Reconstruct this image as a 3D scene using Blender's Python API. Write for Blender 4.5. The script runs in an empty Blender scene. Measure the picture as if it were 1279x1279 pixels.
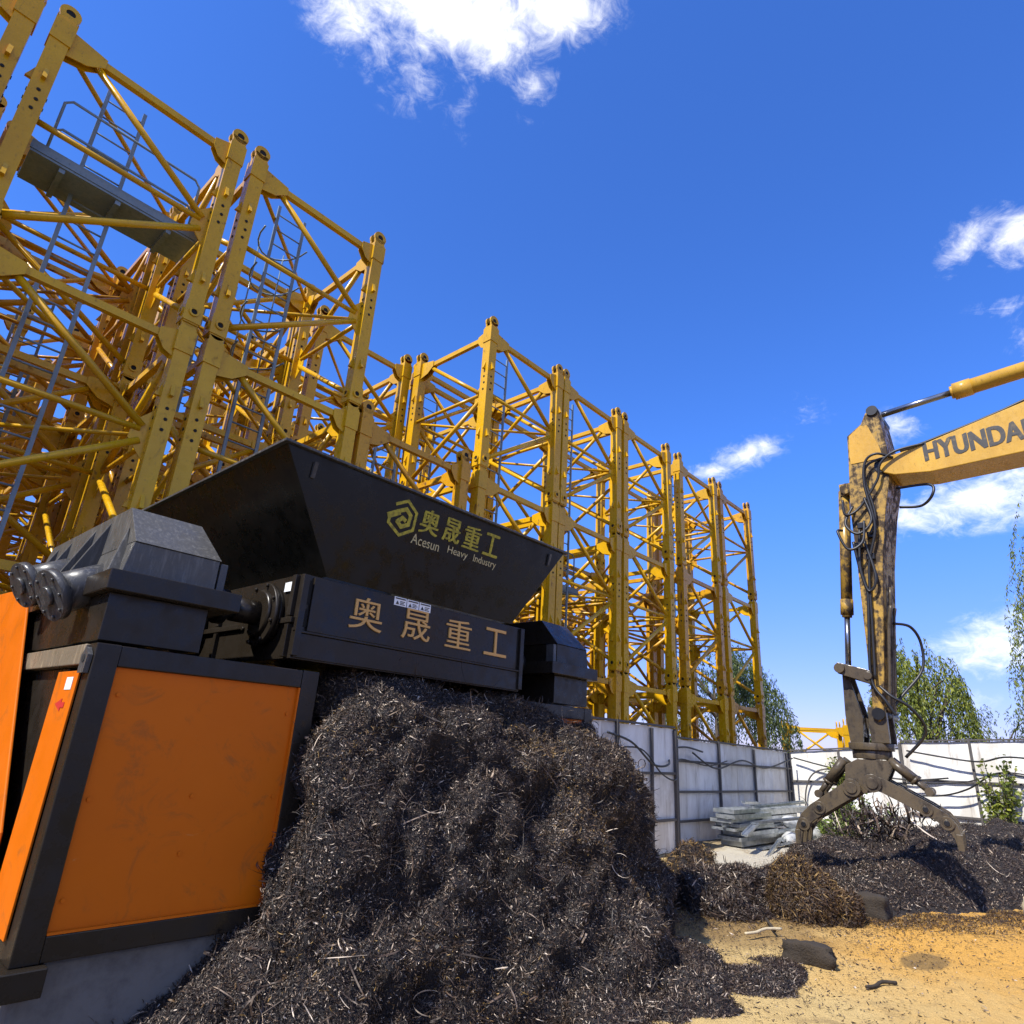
import bpy, math, random
import numpy as np
from mathutils import Vector, Matrix

random.seed(7)
rng = np.random.default_rng(11)
sc = bpy.context.scene
COL = sc.collection
R = math.radians

# ------------------------------------------------------------------ camera
cd = bpy.data.cameras.new('camera')
cd.sensor_fit = 'HORIZONTAL'; cd.sensor_width = 36.0
cd.lens = 800.0 / 1279.0 * 36.0
cd.clip_start = 0.05; cd.clip_end = 3000
cam = bpy.data.objects.new('camera', cd); COL.objects.link(cam)
cR = Vector((0.66460822, -0.74481328, 0.05957431))
cU = Vector((-0.29110894, -0.18467884, 0.93869554))
cF = Vector((0.68815078, 0.64120738, 0.33956088))
cam.matrix_world = Matrix(((cR.x, cU.x, -cF.x, 0), (cR.y, cU.y, -cF.y, 0), (cR.z, cU.z, -cF.z, 1.7), (0, 0, 0, 1)))
sc.camera = cam

# ------------------------------------------------------------------ sky, sun, exposure
SUN_EL, SUN_ROT = 50.0, 272.0          # compass: 0 = +Y, 90 = +X
SUN_STRENGTH, SKY_STRENGTH = 5.0, 0.1
sc.view_settings.view_transform = 'Standard'
sc.view_settings.look = 'None'
sc.view_settings.exposure = 0.6
sc.view_settings.gamma = 1.0

world = bpy.data.worlds.new('World'); sc.world = world; world.use_nodes = True
nt = world.node_tree; nt.nodes.clear()
def wn(t): return nt.nodes.new(t)
def wl(a, b): nt.links.new(a, b)
sky = wn('ShaderNodeTexSky'); sky.sky_type = 'NISHITA'; sky.sun_disc = False
sky.sun_elevation = R(SUN_EL); sky.sun_rotation = R(SUN_ROT)
sky.air_density = 1.0; sky.dust_density = 0.3; sky.ozone_density = 3.0
hs = wn('ShaderNodeHueSaturation'); hs.inputs['Saturation'].default_value = 1.05; hs.inputs['Value'].default_value = 1.0
hs.inputs['Hue'].default_value = 0.5
tint = wn('ShaderNodeMix'); tint.data_type = 'RGBA'; tint.blend_type = 'MULTIPLY'; tint.inputs['Factor'].default_value = 1; tint.inputs['B'].default_value = (.66, 1.06, 1.95, 1)
sxyz = wn('ShaderNodeSeparateXYZ'); tcz = wn('ShaderNodeTexCoord'); wl(tcz.outputs['Generated'], sxyz.inputs[0])
el = wn('ShaderNodeMapRange'); el.interpolation_type = 'SMOOTHSTEP'; wl(sxyz.outputs['Z'], el.inputs['Value']); el.inputs['From Min'].default_value = .02; el.inputs['From Max'].default_value = .42
tm = wn('ShaderNodeMix'); tm.data_type = 'RGBA'; tm.inputs['A'].default_value = (.70, .68, 1.25, 1); tm.inputs['B'].default_value = (.60, 1.04, 1.90, 1)
wl(el.outputs[0], tm.inputs['Factor']); wl(tm.outputs['Result'], tint.inputs['B'])
wl(sky.outputs[0], hs.inputs['Color']); wl(hs.outputs[0], tint.inputs['A'])
tc = wn('ShaderNodeTexCoord')
D = tc.outputs['Generated']
def vdot(v):
    n = wn('ShaderNodeVectorMath'); n.operation = 'DOT_PRODUCT'; wl(D, n.inputs[0]); n.inputs[1].default_value = v
    return n.outputs['Value']
def wmath(op, a, b=None, c=None):
    n = wn('ShaderNodeMath'); n.operation = op
    for i, v in enumerate((a, b, c)):
        if v is None: continue
        if isinstance(v, (int, float)): n.inputs[i].default_value = v
        else: wl(v, n.inputs[i])
    return n.outputs[0]
# clouds, seen and added for fill: azimuth (deg counter-clockwise from +X), elevation, half-width, half-height, tilt, density
CLOUDS = [(54.5, 57.0, 9.0, 4.3, 3, 1.25), (66.0, 54.5, 4.4, 3.0, -20, 0.95), (42.5, 58.0, 5.5, 3.4, 5, 1.1), (57.0, 52.6, 3.6, 3.2, 0, .75), (43.5, 53.5, 2.6, 2.2, 40, .5), (54.0, 50.2, 1.6, 1.6, 0, .3),
          (2.0, 36.8, 3.4, 1.7, 30, .75), (-1.5, 36.0, 2.3, 2.1, 0, .95), (1.2, 32.0, 1.9, 0.9, 0, .6), (-.8, 29.3, 1.5, 1.8, 0, .55),
          (21.0, 24.8, 3.3, 1.4, 10, .8), (24.3, 23.4, 2.2, .9, 0, .55), (19.8, 25.3, 1.5, 1.0, 0, .75),
          (4.8, 19.0, 7.2, 2.6, 8, 1.05), (-2, 21.0, 6.0, 4.0, 0, 1.1), (9.2, 25.3, 2.1, 1.5, 0, .7),
          (4.5, 8.4, 5.4, 2.6, 0, 1.1), (0.5, 9.5, 5.0, 3.4, 0, 1.1), (9.5, 5.0, 4.0, 1.2, 0, .45), (16.0, 27.8, 1.6, 1.2, 0, .26), (-9, 14, 8, 6, 0, 1.0),
          (-72, 24, 26, 15, 0, 1.3), (-125, 30, 30, 18, 0, 1.3), (-92, 62, 26, 12, 0, 1.2), (-165, 16, 18, 8, 0, 1.1), (-50, 46, 12, 9, 0, 1.1)]  # this row: unseen clouds behind the camera, added as neutral fill light
tot = None
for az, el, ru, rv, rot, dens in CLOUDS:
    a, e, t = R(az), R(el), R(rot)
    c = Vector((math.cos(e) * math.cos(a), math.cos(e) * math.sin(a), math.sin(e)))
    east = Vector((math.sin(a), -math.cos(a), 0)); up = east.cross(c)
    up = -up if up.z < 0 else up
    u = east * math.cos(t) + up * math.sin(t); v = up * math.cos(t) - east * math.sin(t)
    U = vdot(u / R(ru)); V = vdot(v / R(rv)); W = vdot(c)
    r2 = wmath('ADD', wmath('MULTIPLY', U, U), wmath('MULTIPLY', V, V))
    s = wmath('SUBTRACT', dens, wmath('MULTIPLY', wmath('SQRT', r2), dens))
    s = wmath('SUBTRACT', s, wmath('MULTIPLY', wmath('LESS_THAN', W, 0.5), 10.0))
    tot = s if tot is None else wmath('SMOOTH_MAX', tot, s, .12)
def wnoise(scale, detail, rough, dist, off=(0, 0, 0)):
    m = wn('ShaderNodeMapping'); wl(D, m.inputs[0]); m.inputs['Location'].default_value = off; m.inputs['Scale'].default_value = (1, 1, 1.6)
    n = wn('ShaderNodeTexNoise'); wl(m.outputs[0], n.inputs['Vector'])
    n.inputs['Scale'].default_value = scale; n.inputs['Detail'].default_value = detail
    n.inputs['Roughness'].default_value = rough; n.inputs['Distortion'].default_value = dist
    return n.outputs['Fac']
n1 = wnoise(9, 10, .62, .5); n2 = wnoise(34, 8, .68, .9, (3, 1, 2))
nn = wmath('ADD', wmath('MULTIPLY', wmath('SUBTRACT', n1, .5), 2.5), wmath('MULTIPLY', wmath('SUBTRACT', n2, .5), 1.3))
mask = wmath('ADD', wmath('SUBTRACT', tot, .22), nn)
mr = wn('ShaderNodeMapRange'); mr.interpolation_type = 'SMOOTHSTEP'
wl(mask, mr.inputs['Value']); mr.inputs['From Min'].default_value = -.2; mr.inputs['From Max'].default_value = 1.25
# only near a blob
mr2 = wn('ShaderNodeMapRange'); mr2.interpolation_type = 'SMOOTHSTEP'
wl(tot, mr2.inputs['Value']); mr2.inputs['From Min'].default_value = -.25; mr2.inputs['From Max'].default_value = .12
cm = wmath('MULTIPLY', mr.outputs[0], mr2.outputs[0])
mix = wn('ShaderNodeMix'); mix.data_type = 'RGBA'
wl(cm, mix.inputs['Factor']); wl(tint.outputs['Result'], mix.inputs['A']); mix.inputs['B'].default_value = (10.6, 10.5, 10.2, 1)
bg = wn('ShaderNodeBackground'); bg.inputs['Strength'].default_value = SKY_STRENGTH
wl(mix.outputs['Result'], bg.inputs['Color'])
wo = wn('ShaderNodeOutputWorld'); wl(bg.outputs[0], wo.inputs['Surface'])

sl = bpy.data.lights.new('sun', 'SUN'); sl.energy = SUN_STRENGTH; sl.angle = R(.53); sl.color = (1.0, .955, .87)
sun = bpy.data.objects.new('sun', sl); COL.objects.link(sun)
sd = Vector((math.sin(R(SUN_ROT)) * math.cos(R(SUN_EL)), math.cos(R(SUN_ROT)) * math.cos(R(SUN_EL)), math.sin(R(SUN_EL))))
sun.rotation_euler = sd.to_track_quat('Z', 'Y').to_euler(); sun.location = (-10, 0, 30)

# ------------------------------------------------------------------ helpers: object tree
def tag(o, label=None, cat=None, group=None, kind=None):
    if label: o['label'] = label
    if cat: o['category'] = cat
    if group: o['group'] = group
    if kind: o['kind'] = kind
    return o
def thing(name, label, cat, loc=(0, 0, 0), rz=0, group=None):
    o = bpy.data.objects.new(name, None); COL.objects.link(o)
    o.empty_display_size = .2
    o.location = loc; o.rotation_euler = (0, 0, rz)
    return tag(o, label, cat, group)
def copy_tree(o, parent=None):
    c = o.copy(); COL.objects.link(c)
    if parent is not None: c.parent = parent
    for ch in list(o.children): copy_tree(ch, c)
    return c

class MB:
    """collects shapes; build() links them as ONE mesh object"""
    def __init__(s): s.v = []; s.f = []; s.m = []; s.s = []; s.mi = 0
    def mat(s, i): s.mi = i; return s
    def add(s, verts, faces, smooth=False):
        b = len(s.v); s.v += [tuple(p) for p in verts]
        for f in faces:
            s.f.append(tuple(i + b for i in f)); s.m.append(s.mi); s.s.append(smooth)
        return s
    def box(s, x0, x1, y0, y1, z0, z1):
        v = [(x, y, z) for x in (x0, x1) for y in (y0, y1) for z in (z0, z1)]
        return s.add(v, [(0, 1, 3, 2), (4, 6, 7, 5), (0, 4, 5, 1), (2, 3, 7, 6), (0, 2, 6, 4), (1, 5, 7, 3)])
    def hexa(s, p):
        """8 points: bottom 4 (ccw) then top 4"""
        return s.add(p, [(3, 2, 1, 0), (4, 5, 6, 7), (0, 1, 5, 4), (1, 2, 6, 5), (2, 3, 7, 6), (3, 0, 4, 7)])
    def bar(s, p, q, w, h, up=(0, 0, 1)):
        p = Vector(p); q = Vector(q); d = (q - p).normalized(); up = Vector(up)
        x = d.cross(up)
        if x.length < 1e-4: x = d.cross(Vector((0, 1, 0)))
        x.normalize(); z = x.cross(d).normalized()
        x *= w / 2; z *= h / 2
        return s.hexa([p - x - z, p + x - z, q + x - z, q - x - z, p - x + z, p + x + z, q + x + z, q - x + z])
    def tube(s, p, q, r, n=10, r2=None, caps=True):
        p = Vector(p); q = Vector(q); r2 = r if r2 is None else r2
        d = (q - p).normalized(); a = d.orthogonal().normalized(); b = d.cross(a)
        ring = [(math.cos(2 * math.pi * i / n), math.sin(2 * math.pi * i / n)) for i in range(n)]
        v = [p + a * (c * r) + b * (t * r) for c, t in ring] + [q + a * (c * r2) + b * (t * r2) for c, t in ring]
        s.add(v, [(i, (i + 1) % n, n + (i + 1) % n, n + i) for i in range(n)], True)
        if caps:
            b0 = len(s.v) - 2 * n
            for idx in (tuple(b0 + n - 1 - i for i in range(n)), tuple(b0 + n + i for i in range(n))):
                s.f.append(idx); s.m.append(s.mi); s.s.append(False)
        return s
    def path(s, pts, r, n=8, sub=0):
        pts = [Vector(p) for p in pts]
        if sub: pts = spline(pts, sub)
        T = []
        for i in range(len(pts)):
            T.append((pts[min(i + 1, len(pts) - 1)] - pts[max(i - 1, 0)]).normalized())
        a = T[0].orthogonal().normalized(); v = []
        for p, t in zip(pts, T):
            a = (a - t * a.dot(t)).normalized(); b = t.cross(a)
            v += [p + a * (r * math.cos(2 * math.pi * i / n)) + b * (r * math.sin(2 * math.pi * i / n)) for i in range(n)]
        f = []
        for k in range(len(pts) - 1):
            for i in range(n):
                f.append((k * n + i, k * n + (i + 1) % n, (k + 1) * n + (i + 1) % n, (k + 1) * n + i))
        f.append(tuple(n - 1 - i for i in range(n))); f.append(tuple((len(pts) - 1) * n + i for i in range(n)))
        return s.add(v, f, True)
    def prism(s, pts, d):
        """extruded planar polygon"""
        d = Vector(d); n = len(pts); p = [Vector(q) for q in pts]
        v = p + [q + d for q in p]
        f = [tuple(range(n - 1, -1, -1)), tuple(range(n, 2 * n))] + [(i, (i + 1) % n, n + (i + 1) % n, n + i) for i in range(n)]
        return s.add(v, f)
    def ring(s, c, axis, r0, r1, th, n=14):
        """annulus, thickness th along axis"""
        c = Vector(c); d = Vector(axis).normalized(); a = d.orthogonal().normalized(); b = d.cross(a)
        v = []
        for h in (0, th):
            for r in (r0, r1):
                v += [c + d * h + a * (r * math.cos(2 * math.pi * i / n)) + b * (r * math.sin(2 * math.pi * i / n)) for i in range(n)]
        f = []
        for i in range(n):
            j = (i + 1) % n
            f += [(i, n + i, n + j, j), (2 * n + i, 2 * n + j, 3 * n + j, 3 * n + i), (n + i, 3 * n + i, 3 * n + j, n + j), (i, j, 2 * n + j, 2 * n + i)]
        return s.add(v, f)
    def text(s, body, org, xd, yd, nd, w, h, depth, bold=0.0):
        """writing fitted to a w x h rectangle at org, in the plane xd/yd, standing proud along nd"""
        cu = bpy.data.curves.new('t', 'FONT'); cu.body = body; cu.size = 1; cu.extrude = .5; cu.offset = bold; cu.resolution_u = 4
        o = bpy.data.objects.new('t', cu); COL.objects.link(o)
        dg = bpy.context.evaluated_depsgraph_get()
        me = bpy.data.meshes.new_from_object(o.evaluated_get(dg))
        P = [v.co.copy() for v in me.vertices]; F = [tuple(p.vertices) for p in me.polygons]
        bpy.data.objects.remove(o); bpy.data.curves.remove(cu); bpy.data.meshes.remove(me)
        if not P: return s
        x0 = min(p.x for p in P); x1 = max(p.x for p in P); y0 = min(p.y for p in P); y1 = max(p.y for p in P)
        org = Vector(org); xd = Vector(xd); yd = Vector(yd); nd = Vector(nd)
        s.add([org + xd * ((p.x - x0) / (x1 - x0) * w) + yd * ((p.y - y0) / (y1 - y0) * h) + nd * ((p.z + .5) * depth) for p in P], F)
        return s
    def mirrored(s, xc):
        o = MB(); o.v = [(2 * xc - x, y, z) for x, y, z in s.v]; o.f = [tuple(reversed(f)) for f in s.f]; o.m = list(s.m); o.s = list(s.s)
        return o
    def build(s, name, mats, parent=None, bevel=0, loc=None):
        me = bpy.data.meshes.new(name)
        me.from_pydata(s.v, [], s.f)
        if not isinstance(mats, (list, tuple)): mats = [mats]
        for m in mats: me.materials.append(m)
        me.polygons.foreach_set('material_index', s.m)
        me.polygons.foreach_set('use_smooth', s.s)
        me.update()
        o = bpy.data.objects.new(name, me); COL.objects.link(o)
        if parent is not None: o.parent = parent
        if loc: o.location = loc
        if bevel:
            b = o.modifiers.new('bevel', 'BEVEL'); b.width = bevel; b.segments = 2; b.limit_method = 'ANGLE'; b.angle_limit = R(40)
        return o

def spline(P, sub):
    out = []
    for i in range(len(P) - 1):
        p0 = P[max(i - 1, 0)]; p1 = P[i]; p2 = P[i + 1]; p3 = P[min(i + 2, len(P) - 1)]
        for k in range(sub):
            t = k / sub
            out.append(.5 * ((2 * p1) + (p2 - p0) * t + (2 * p0 - 5 * p1 + 4 * p2 - p3) * t * t + (3 * p1 - p0 - 3 * p2 + p3) * t ** 3))
    out.append(P[-1]); return out

def raw_mesh(name, V, F, mat, smooth=False, parent=None):
    """V (n,3) float array, F (m,k) int array of equal-sized faces"""
    me = bpy.data.meshes.new(name); k = F.shape[1]
    me.vertices.add(len(V)); me.vertices.foreach_set('co', np.ascontiguousarray(V, np.float32).ravel())
    me.loops.add(F.size); me.loops.foreach_set('vertex_index', np.ascontiguousarray(F, np.int32).ravel())
    me.polygons.add(len(F)); me.polygons.foreach_set('loop_start', np.arange(len(F), dtype=np.int32) * k)
    me.polygons.foreach_set('loop_total', np.full(len(F), k, np.int32))
    me.polygons.foreach_set('use_smooth', np.full(len(F), smooth, bool))
    me.update(calc_edges=True)
    for m in (mat if isinstance(mat, (list, tuple)) else [mat]): me.materials.append(m)
    o = bpy.data.objects.new(name, me); COL.objects.link(o)
    if parent is not None: o.parent = parent
    return o

def vnoise(P, scale, seed=0):
    """smooth value noise in numpy, -1..1"""
    p = np.asarray(P, float) * scale + seed * 17.31
    i = np.floor(p).astype(np.int64); f = p - i; f = f * f * (3 - 2 * f)
    def h(a, b, c):
        n = (a * 374761393 + b * 668265263 + c * 2147483647 + seed * 144665) & 0xffffffff
        n = ((n ^ (n >> 13)) * 1274126177) & 0xffffffff
        return ((n ^ (n >> 16)) & 0xffff) / 32767.5 - 1
    o = 0
    for dx in (0, 1):
        for dy in (0, 1):
            for dz in (0, 1):
                w = (f[:, 0] if dx else 1 - f[:, 0]) * (f[:, 1] if dy else 1 - f[:, 1]) * (f[:, 2] if dz else 1 - f[:, 2])
                o = o + w * h(i[:, 0] + dx, i[:, 1] + dy, i[:, 2] + dz)
    return o
def fbm(P, scale, octv=4, seed=0):
    return sum(vnoise(P, scale * 2 ** k, seed + k) * .5 ** k for k in range(octv))

# ------------------------------------------------------------------ materials
class M:
    def __init__(s, name, rough=.6, metal=0.0, spec=.5):
        s.m = bpy.data.materials.new(name); s.m.use_nodes = True; s.t = s.m.node_tree
        s.b = s.t.nodes['Principled BSDF']; s.b.inputs['Roughness'].default_value = rough; s.b.inputs['Metallic'].default_value = metal
        s.b.inputs['Specular IOR Level'].default_value = spec
        s.pos = s.t.nodes.new('ShaderNodeNewGeometry').outputs['Position']
    def n(s, t): return s.t.nodes.new(t)
    def l(s, a, b): s.t.links.new(a, b)
    def noise(s, scale, detail=6, rough=.6, dist=0, stretch=(1, 1, 1), off=0):
        m = s.n('ShaderNodeMapping'); s.l(s.pos, m.inputs[0]); m.inputs['Scale'].default_value = stretch; m.inputs['Location'].default_value = (off, off * .7, off * 1.3)
        n = s.n('ShaderNodeTexNoise'); s.l(m.outputs[0], n.inputs['Vector']); n.inputs['Scale'].default_value = scale
        n.inputs['Detail'].default_value = detail; n.inputs['Roughness'].default_value = rough; n.inputs['Distortion'].default_value = dist
        return n.outputs['Fac']
    def ramp(s, f, lo, hi):
        r = s.n('ShaderNodeMapRange'); s.l(f, r.inputs['Value']); r.inputs['From Min'].default_value = lo; r.inputs['From Max'].default_value = hi
        r.interpolation_type = 'SMOOTHSTEP'; return r.outputs[0]
    def math(s, op, a, b):
        n = s.n('ShaderNodeMath'); n.operation = op
        for i, v in enumerate((a, b)):
            if isinstance(v, (int, float)): n.inputs[i].default_value = v
            else: s.l(v, n.inputs[i])
        return n.outputs[0]
    def mix(s, f, a, b):
        n = s.n('ShaderNodeMix'); n.data_type = 'RGBA'
        for k, v in (('Factor', f), ('A', a), ('B', b)):
            if isinstance(v, (tuple, list)): n.inputs[k].default_value = (*v, 1)
            elif isinstance(v, (int, float)): n.inputs[k].default_value = v
            else: s.l(v, n.inputs[k])
        return n.outputs['Result']
    def col(s, c):
        if isinstance(c, (tuple, list)): s.b.inputs['Base Color'].default_value = (*c, 1)
        else: s.l(c, s.b.inputs['Base Color'])
        return s
    def rough(s, c): s.l(c, s.b.inputs['Roughness']); return s
    def bump(s, f, strength=.3, dist=.01):
        b = s.n('ShaderNodeBump'); s.l(f, b.inputs['Height']); b.inputs['Strength'].default_value = strength; b.inputs['Distance'].default_value = dist
        s.l(b.outputs[0], s.b.inputs['Normal']); return s

def paint(name, c1, c2, rust=(.12, .045, .015), lo=.6, hi=.72, rough=.5, streak=True, rnd=True, bump=.15):
    m = M(name, rough, 0, .32)
    base = m.mix(m.noise(2.2, 4), c1, c2)
    if rnd:
        oi = m.n('ShaderNodeObjectInfo')
        base = m.mix(m.math('MULTIPLY', oi.outputs['Random'], .55), base, c2)
    f = m.noise(7, 9, .68, .3)
    if streak: f = m.math('ADD', m.math('MULTIPLY', f, .6), m.math('MULTIPLY', m.noise(9, 6, .6, 0, (1, 1, .1), 3), .4))
    rm = m.ramp(f, lo, hi)
    dirt = m.ramp(m.noise(1.1, 5, .6, 0, (1, 1, .5), 9), .35, .75)
    scf = m.ramp(m.noise(32, 7, .72, .4, (1, 1, .35), 6), .56, .66)
    base = m.mix(m.math('MULTIPLY', scf, .5), base, tuple(x * .35 + .008 for x in c2))
    base = m.mix(m.math('MULTIPLY', dirt, .5), base, tuple(x * .55 + .01 for x in c2))
    m.col(m.mix(rm, base, rust))
    m.rough(m.ramp(m.math('ADD', rm, m.noise(15, 4)), -.4, 2.2))
    m.bump(m.noise(40, 5), bump, .004)
    return m.m

YEL = paint('mast_yellow', (.66, .40, .006), (.55, .285, .005), rust=(.13, .05, .014), lo=.565, hi=.67)
YELR = paint('mast_yellow_rusty', (.63, .345, .008), (.50, .235, .010), lo=.53, hi=.65)
EXC = paint('excavator_yellow', (.62, .38, .05), (.5, .27, .035), rust=(.05, .03, .015), lo=.6, hi=.7)
EXCD = paint('excavator_muddy', (.58, .36, .045), (.34, .20, .04), rust=(.045, .03, .018), lo=.43, hi=.55, rough=.7)
GRAB = paint('grab_steel', (.125, .095, .055), (.062, .047, .03), rust=(.025, .018, .013), lo=.47, hi=.62, rough=.55)
GALV = paint('galvanised', (.25, .32, .37), (.14, .19, .22), rust=(.12, .07, .04), lo=.62, hi=.75, rough=.45)
m = M('dark_steel', .4, .6); m.col(m.mix(m.noise(12), (.03, .03, .032), (.012, .012, .013))); DARK = m.m
m = M('hole_black', .9); m.col((.006, .006, .006)); HOLE = m.m
m = M('chrome_rod', .22, .9); m.col((.25, .26, .28)); CHROME = m.m
m = M('rubber_hose', .45); m.col((.012, .012, .013)); HOSE = m.m
def blackpaint(name, base, dust, lo, hi, rough=.42):
    m = M(name, rough, 0, .3)
    sc1 = m.ramp(m.noise(48, 9, .75, .3, (1, 1, .12)), lo, hi)
    d = m.ramp(m.noise(2.5, 7, .65), .42, .8)
    c = m.mix(m.math('MULTIPLY', d, .5), base, dust)
    m.col(m.mix(m.math('MULTIPLY', sc1, .6), c, tuple(x * 2.2 for x in dust)))
    m.rough(m.ramp(m.noise(8), -.1, 1.5)); m.bump(m.noise(60, 4), .08, .003)
    return m.m
BLACK = blackpaint('black_paint', (.0175, .0135, .0095), (.03, .024, .018), .62, .78)
HOPB = blackpaint('hopper_black', (.005, .005, .004), (.009, .009, .007), .7, .85, .55)
SCUFF = blackpaint('scuffed_black', (.045, .045, .046), (.11, .105, .095), .5, .7, .35)
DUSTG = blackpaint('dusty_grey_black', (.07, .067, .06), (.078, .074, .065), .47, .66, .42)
DUSTY = blackpaint('dusty_beam', (.16, .13, .09), (.28, .22, .14), .5, .7, .6)
def orange(name, a, b):
    m = M(name, .35, 0, .16)
    c = m.mix(m.noise(1.5, 5), a, b)
    sm = m.ramp(m.noise(3.5, 9, .72, 1.5), .52, .72)
    sc_ = m.ramp(m.noise(18, 8, .75, .8, (.35, 1, 1), 5), .66, .72)
    c = m.mix(m.math('MULTIPLY', sm, .6), c, (.24, .085, .02))
    m.col(m.mix(m.math('MULTIPLY', sc_, .45), c, (.55, .30, .12)))
    m.rough(m.ramp(m.noise(4, 6), -.5, 1.5)); m.bump(m.noise(2, 3), .06, .02)
    return m.m
ORANGE = orange('orange_paint', (.62, .140, .004), (.53, .11, .0025))
m = M('gold_lettering', .5); m.col(m.mix(m.noise(20), (.62, .36, .10), (.5, .27, .07))); GOLD = m.m
m = M('sprayed_lettering', .7); m.col(m.mix(m.ramp(m.noise(30, 6, .7), .35, .7), (.42, .36, .03), (.17, .15, .02))); SPRAY = m.m
m = M('sprayed_small_lettering', .7); m.col(m.mix(m.ramp(m.noise(30, 6, .7), .35, .7), (.55, .48, .28), (.3, .26, .1))); SPRAYW = m.m
m = M('white_sticker', .5); m.col((.72, .73, .72)); WHITE = m.m
m = M('black_print', .6); m.col((.03, .03, .03)); PRINT = m.m
m = M('red_print', .6); m.col((.45, .02, .015)); RED = m.m
m = M('boom_lettering', .6); m.col(m.mix(m.ramp(m.noise(14, 7, .7), .5, .75), (.022, .02, .018), (.15, .10, .03))); BOOMT = m.m
m = M('concrete', .85)
m.col(m.mix(m.ramp(m.noise(6, 8, .7), .4, .75), (.13, .125, .115), (.075, .07, .065))); m.bump(m.noise(30, 6), .4, .01); CONC = m.m
m = M('white_sheet_steel', .45)
cc = m.mix(m.ramp(m.noise(1.3, 8, .65, .5, (1, 1, .6)), .34, .66), (.80, .79, .75), (.56, .53, .47))
cc = m.mix(m.math('MULTIPLY', m.ramp(m.noise(5, 8, .7, .4, (1, 1, .12), 4), .52, .70), .6), cc, (.22, .17, .12))
m.col(cc); m.bump(m.noise(2.5, 3), .25, .03); FENCE = m.m
m = M('fence_frame', .6); m.col(m.mix(m.noise(8), (.10, .095, .09), (.05, .04, .035))); FRAME = m.m
m = M('zinc_sheet', .3, .75); m.col(m.mix(m.ramp(m.noise(7, 6), .35, .7), (.55, .57, .58), (.30, .33, .34))); ZINC = m.m
m = M('white_tarp', .7); m.col(m.mix(m.noise(9, 6), (.58, .58, .56), (.26, .26, .25))); m.bump(m.noise(10, 6), .6, .03); TARP = m.m
def scrapmat(name, stops, metal, rough):
    m = M(name, rough, metal)
    g = m.n('ShaderNodeNewGeometry')
    r = m.n('ShaderNodeValToRGB'); m.l(g.outputs['Random Per Island'], r.inputs[0])
    e = r.color_ramp.elements; r.color_ramp.interpolation = 'CONSTANT'
    e[0].position = 0; e[0].color = (*stops[0][1], 1); e[1].position = stops[1][0]; e[1].color = (*stops[1][1], 1)
    for p, c in stops[2:]:
        k = e.new(p); k.color = (*c, 1)
    m.col(m.mix(m.math('MULTIPLY', m.ramp(m.noise(1.7, 5), .42, .66), .6), r.outputs[0], (.035, .018, .010)))
    return m.m
SCRAP = scrapmat('steel_turnings', [(0, (.008, .0045, .003)), (.36, (.024, .0145, .009)), (.62, (.052, .032, .02)), (.80, (.115, .073, .047)), (.88, (.27, .20, .14)), (.967, (.58, .48, .37))], .12, .55)
RUSTS = scrapmat('rusty_turnings', [(0, (.028, .016, .008)), (.35, (.062, .034, .014)), (.65, (.125, .068, .02)), (.86, (.27, .165, .045))], .1, .6)
m = M('scrap_core', .9); m.col(m.mix(m.noise(25, 8, .7), (.012, .010, .011), (.035, .027, .025))); m.bump(m.noise(45, 8, .75), 1.0, .04); CORE = m.m
def leafmat(name, stops, trans=.3):
    m = M(name, .55)
    g = m.n('ShaderNodeNewGeometry'); r = m.n('ShaderNodeValToRGB'); m.l(g.outputs['Random Per Island'], r.inputs[0])
    e = r.color_ramp.elements
    e[0].color = (*stops[0], 1); e[1].color = (*stops[-1], 1)
    for i, c in enumerate(stops[1:-1]): k = e.new((i + 1) / (len(stops) - 1)); k.color = (*c, 1)
    m.l(r.outputs[0], m.b.inputs['Base Color'])
    t = m.n('ShaderNodeBsdfTranslucent'); m.l(r.outputs[0], t.inputs['Color'])
    mx = m.n('ShaderNodeMixShader'); mx.inputs[0].default_value = trans
    m.l(m.b.outputs[0], mx.inputs[1]); m.l(t.outputs[0], mx.inputs[2])
    m.l(mx.outputs[0], m.t.nodes['Material Output'].inputs['Surface'])
    return m.m
LEAF = leafmat('willow_leaves', [(.05, .075, .010), (.15, .19, .022), (.30, .31, .04)])
LEAFD = leafmat('dark_willow_leaves', [(.03, .055, .015), (.075, .11, .025), (.14, .17, .04)])
WEED = leafmat('weed_leaves', [(.07, .12, .02), (.16, .22, .04), (.24, .28, .06)])
m = M('bark', .9); m.col(m.mix(m.noise(9, 7, .6, 0, (1, 1, .2)), (.10, .075, .05), (.04, .03, .022))); m.bump(m.noise(20, 6), .6, .03); BARK = m.m

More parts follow.
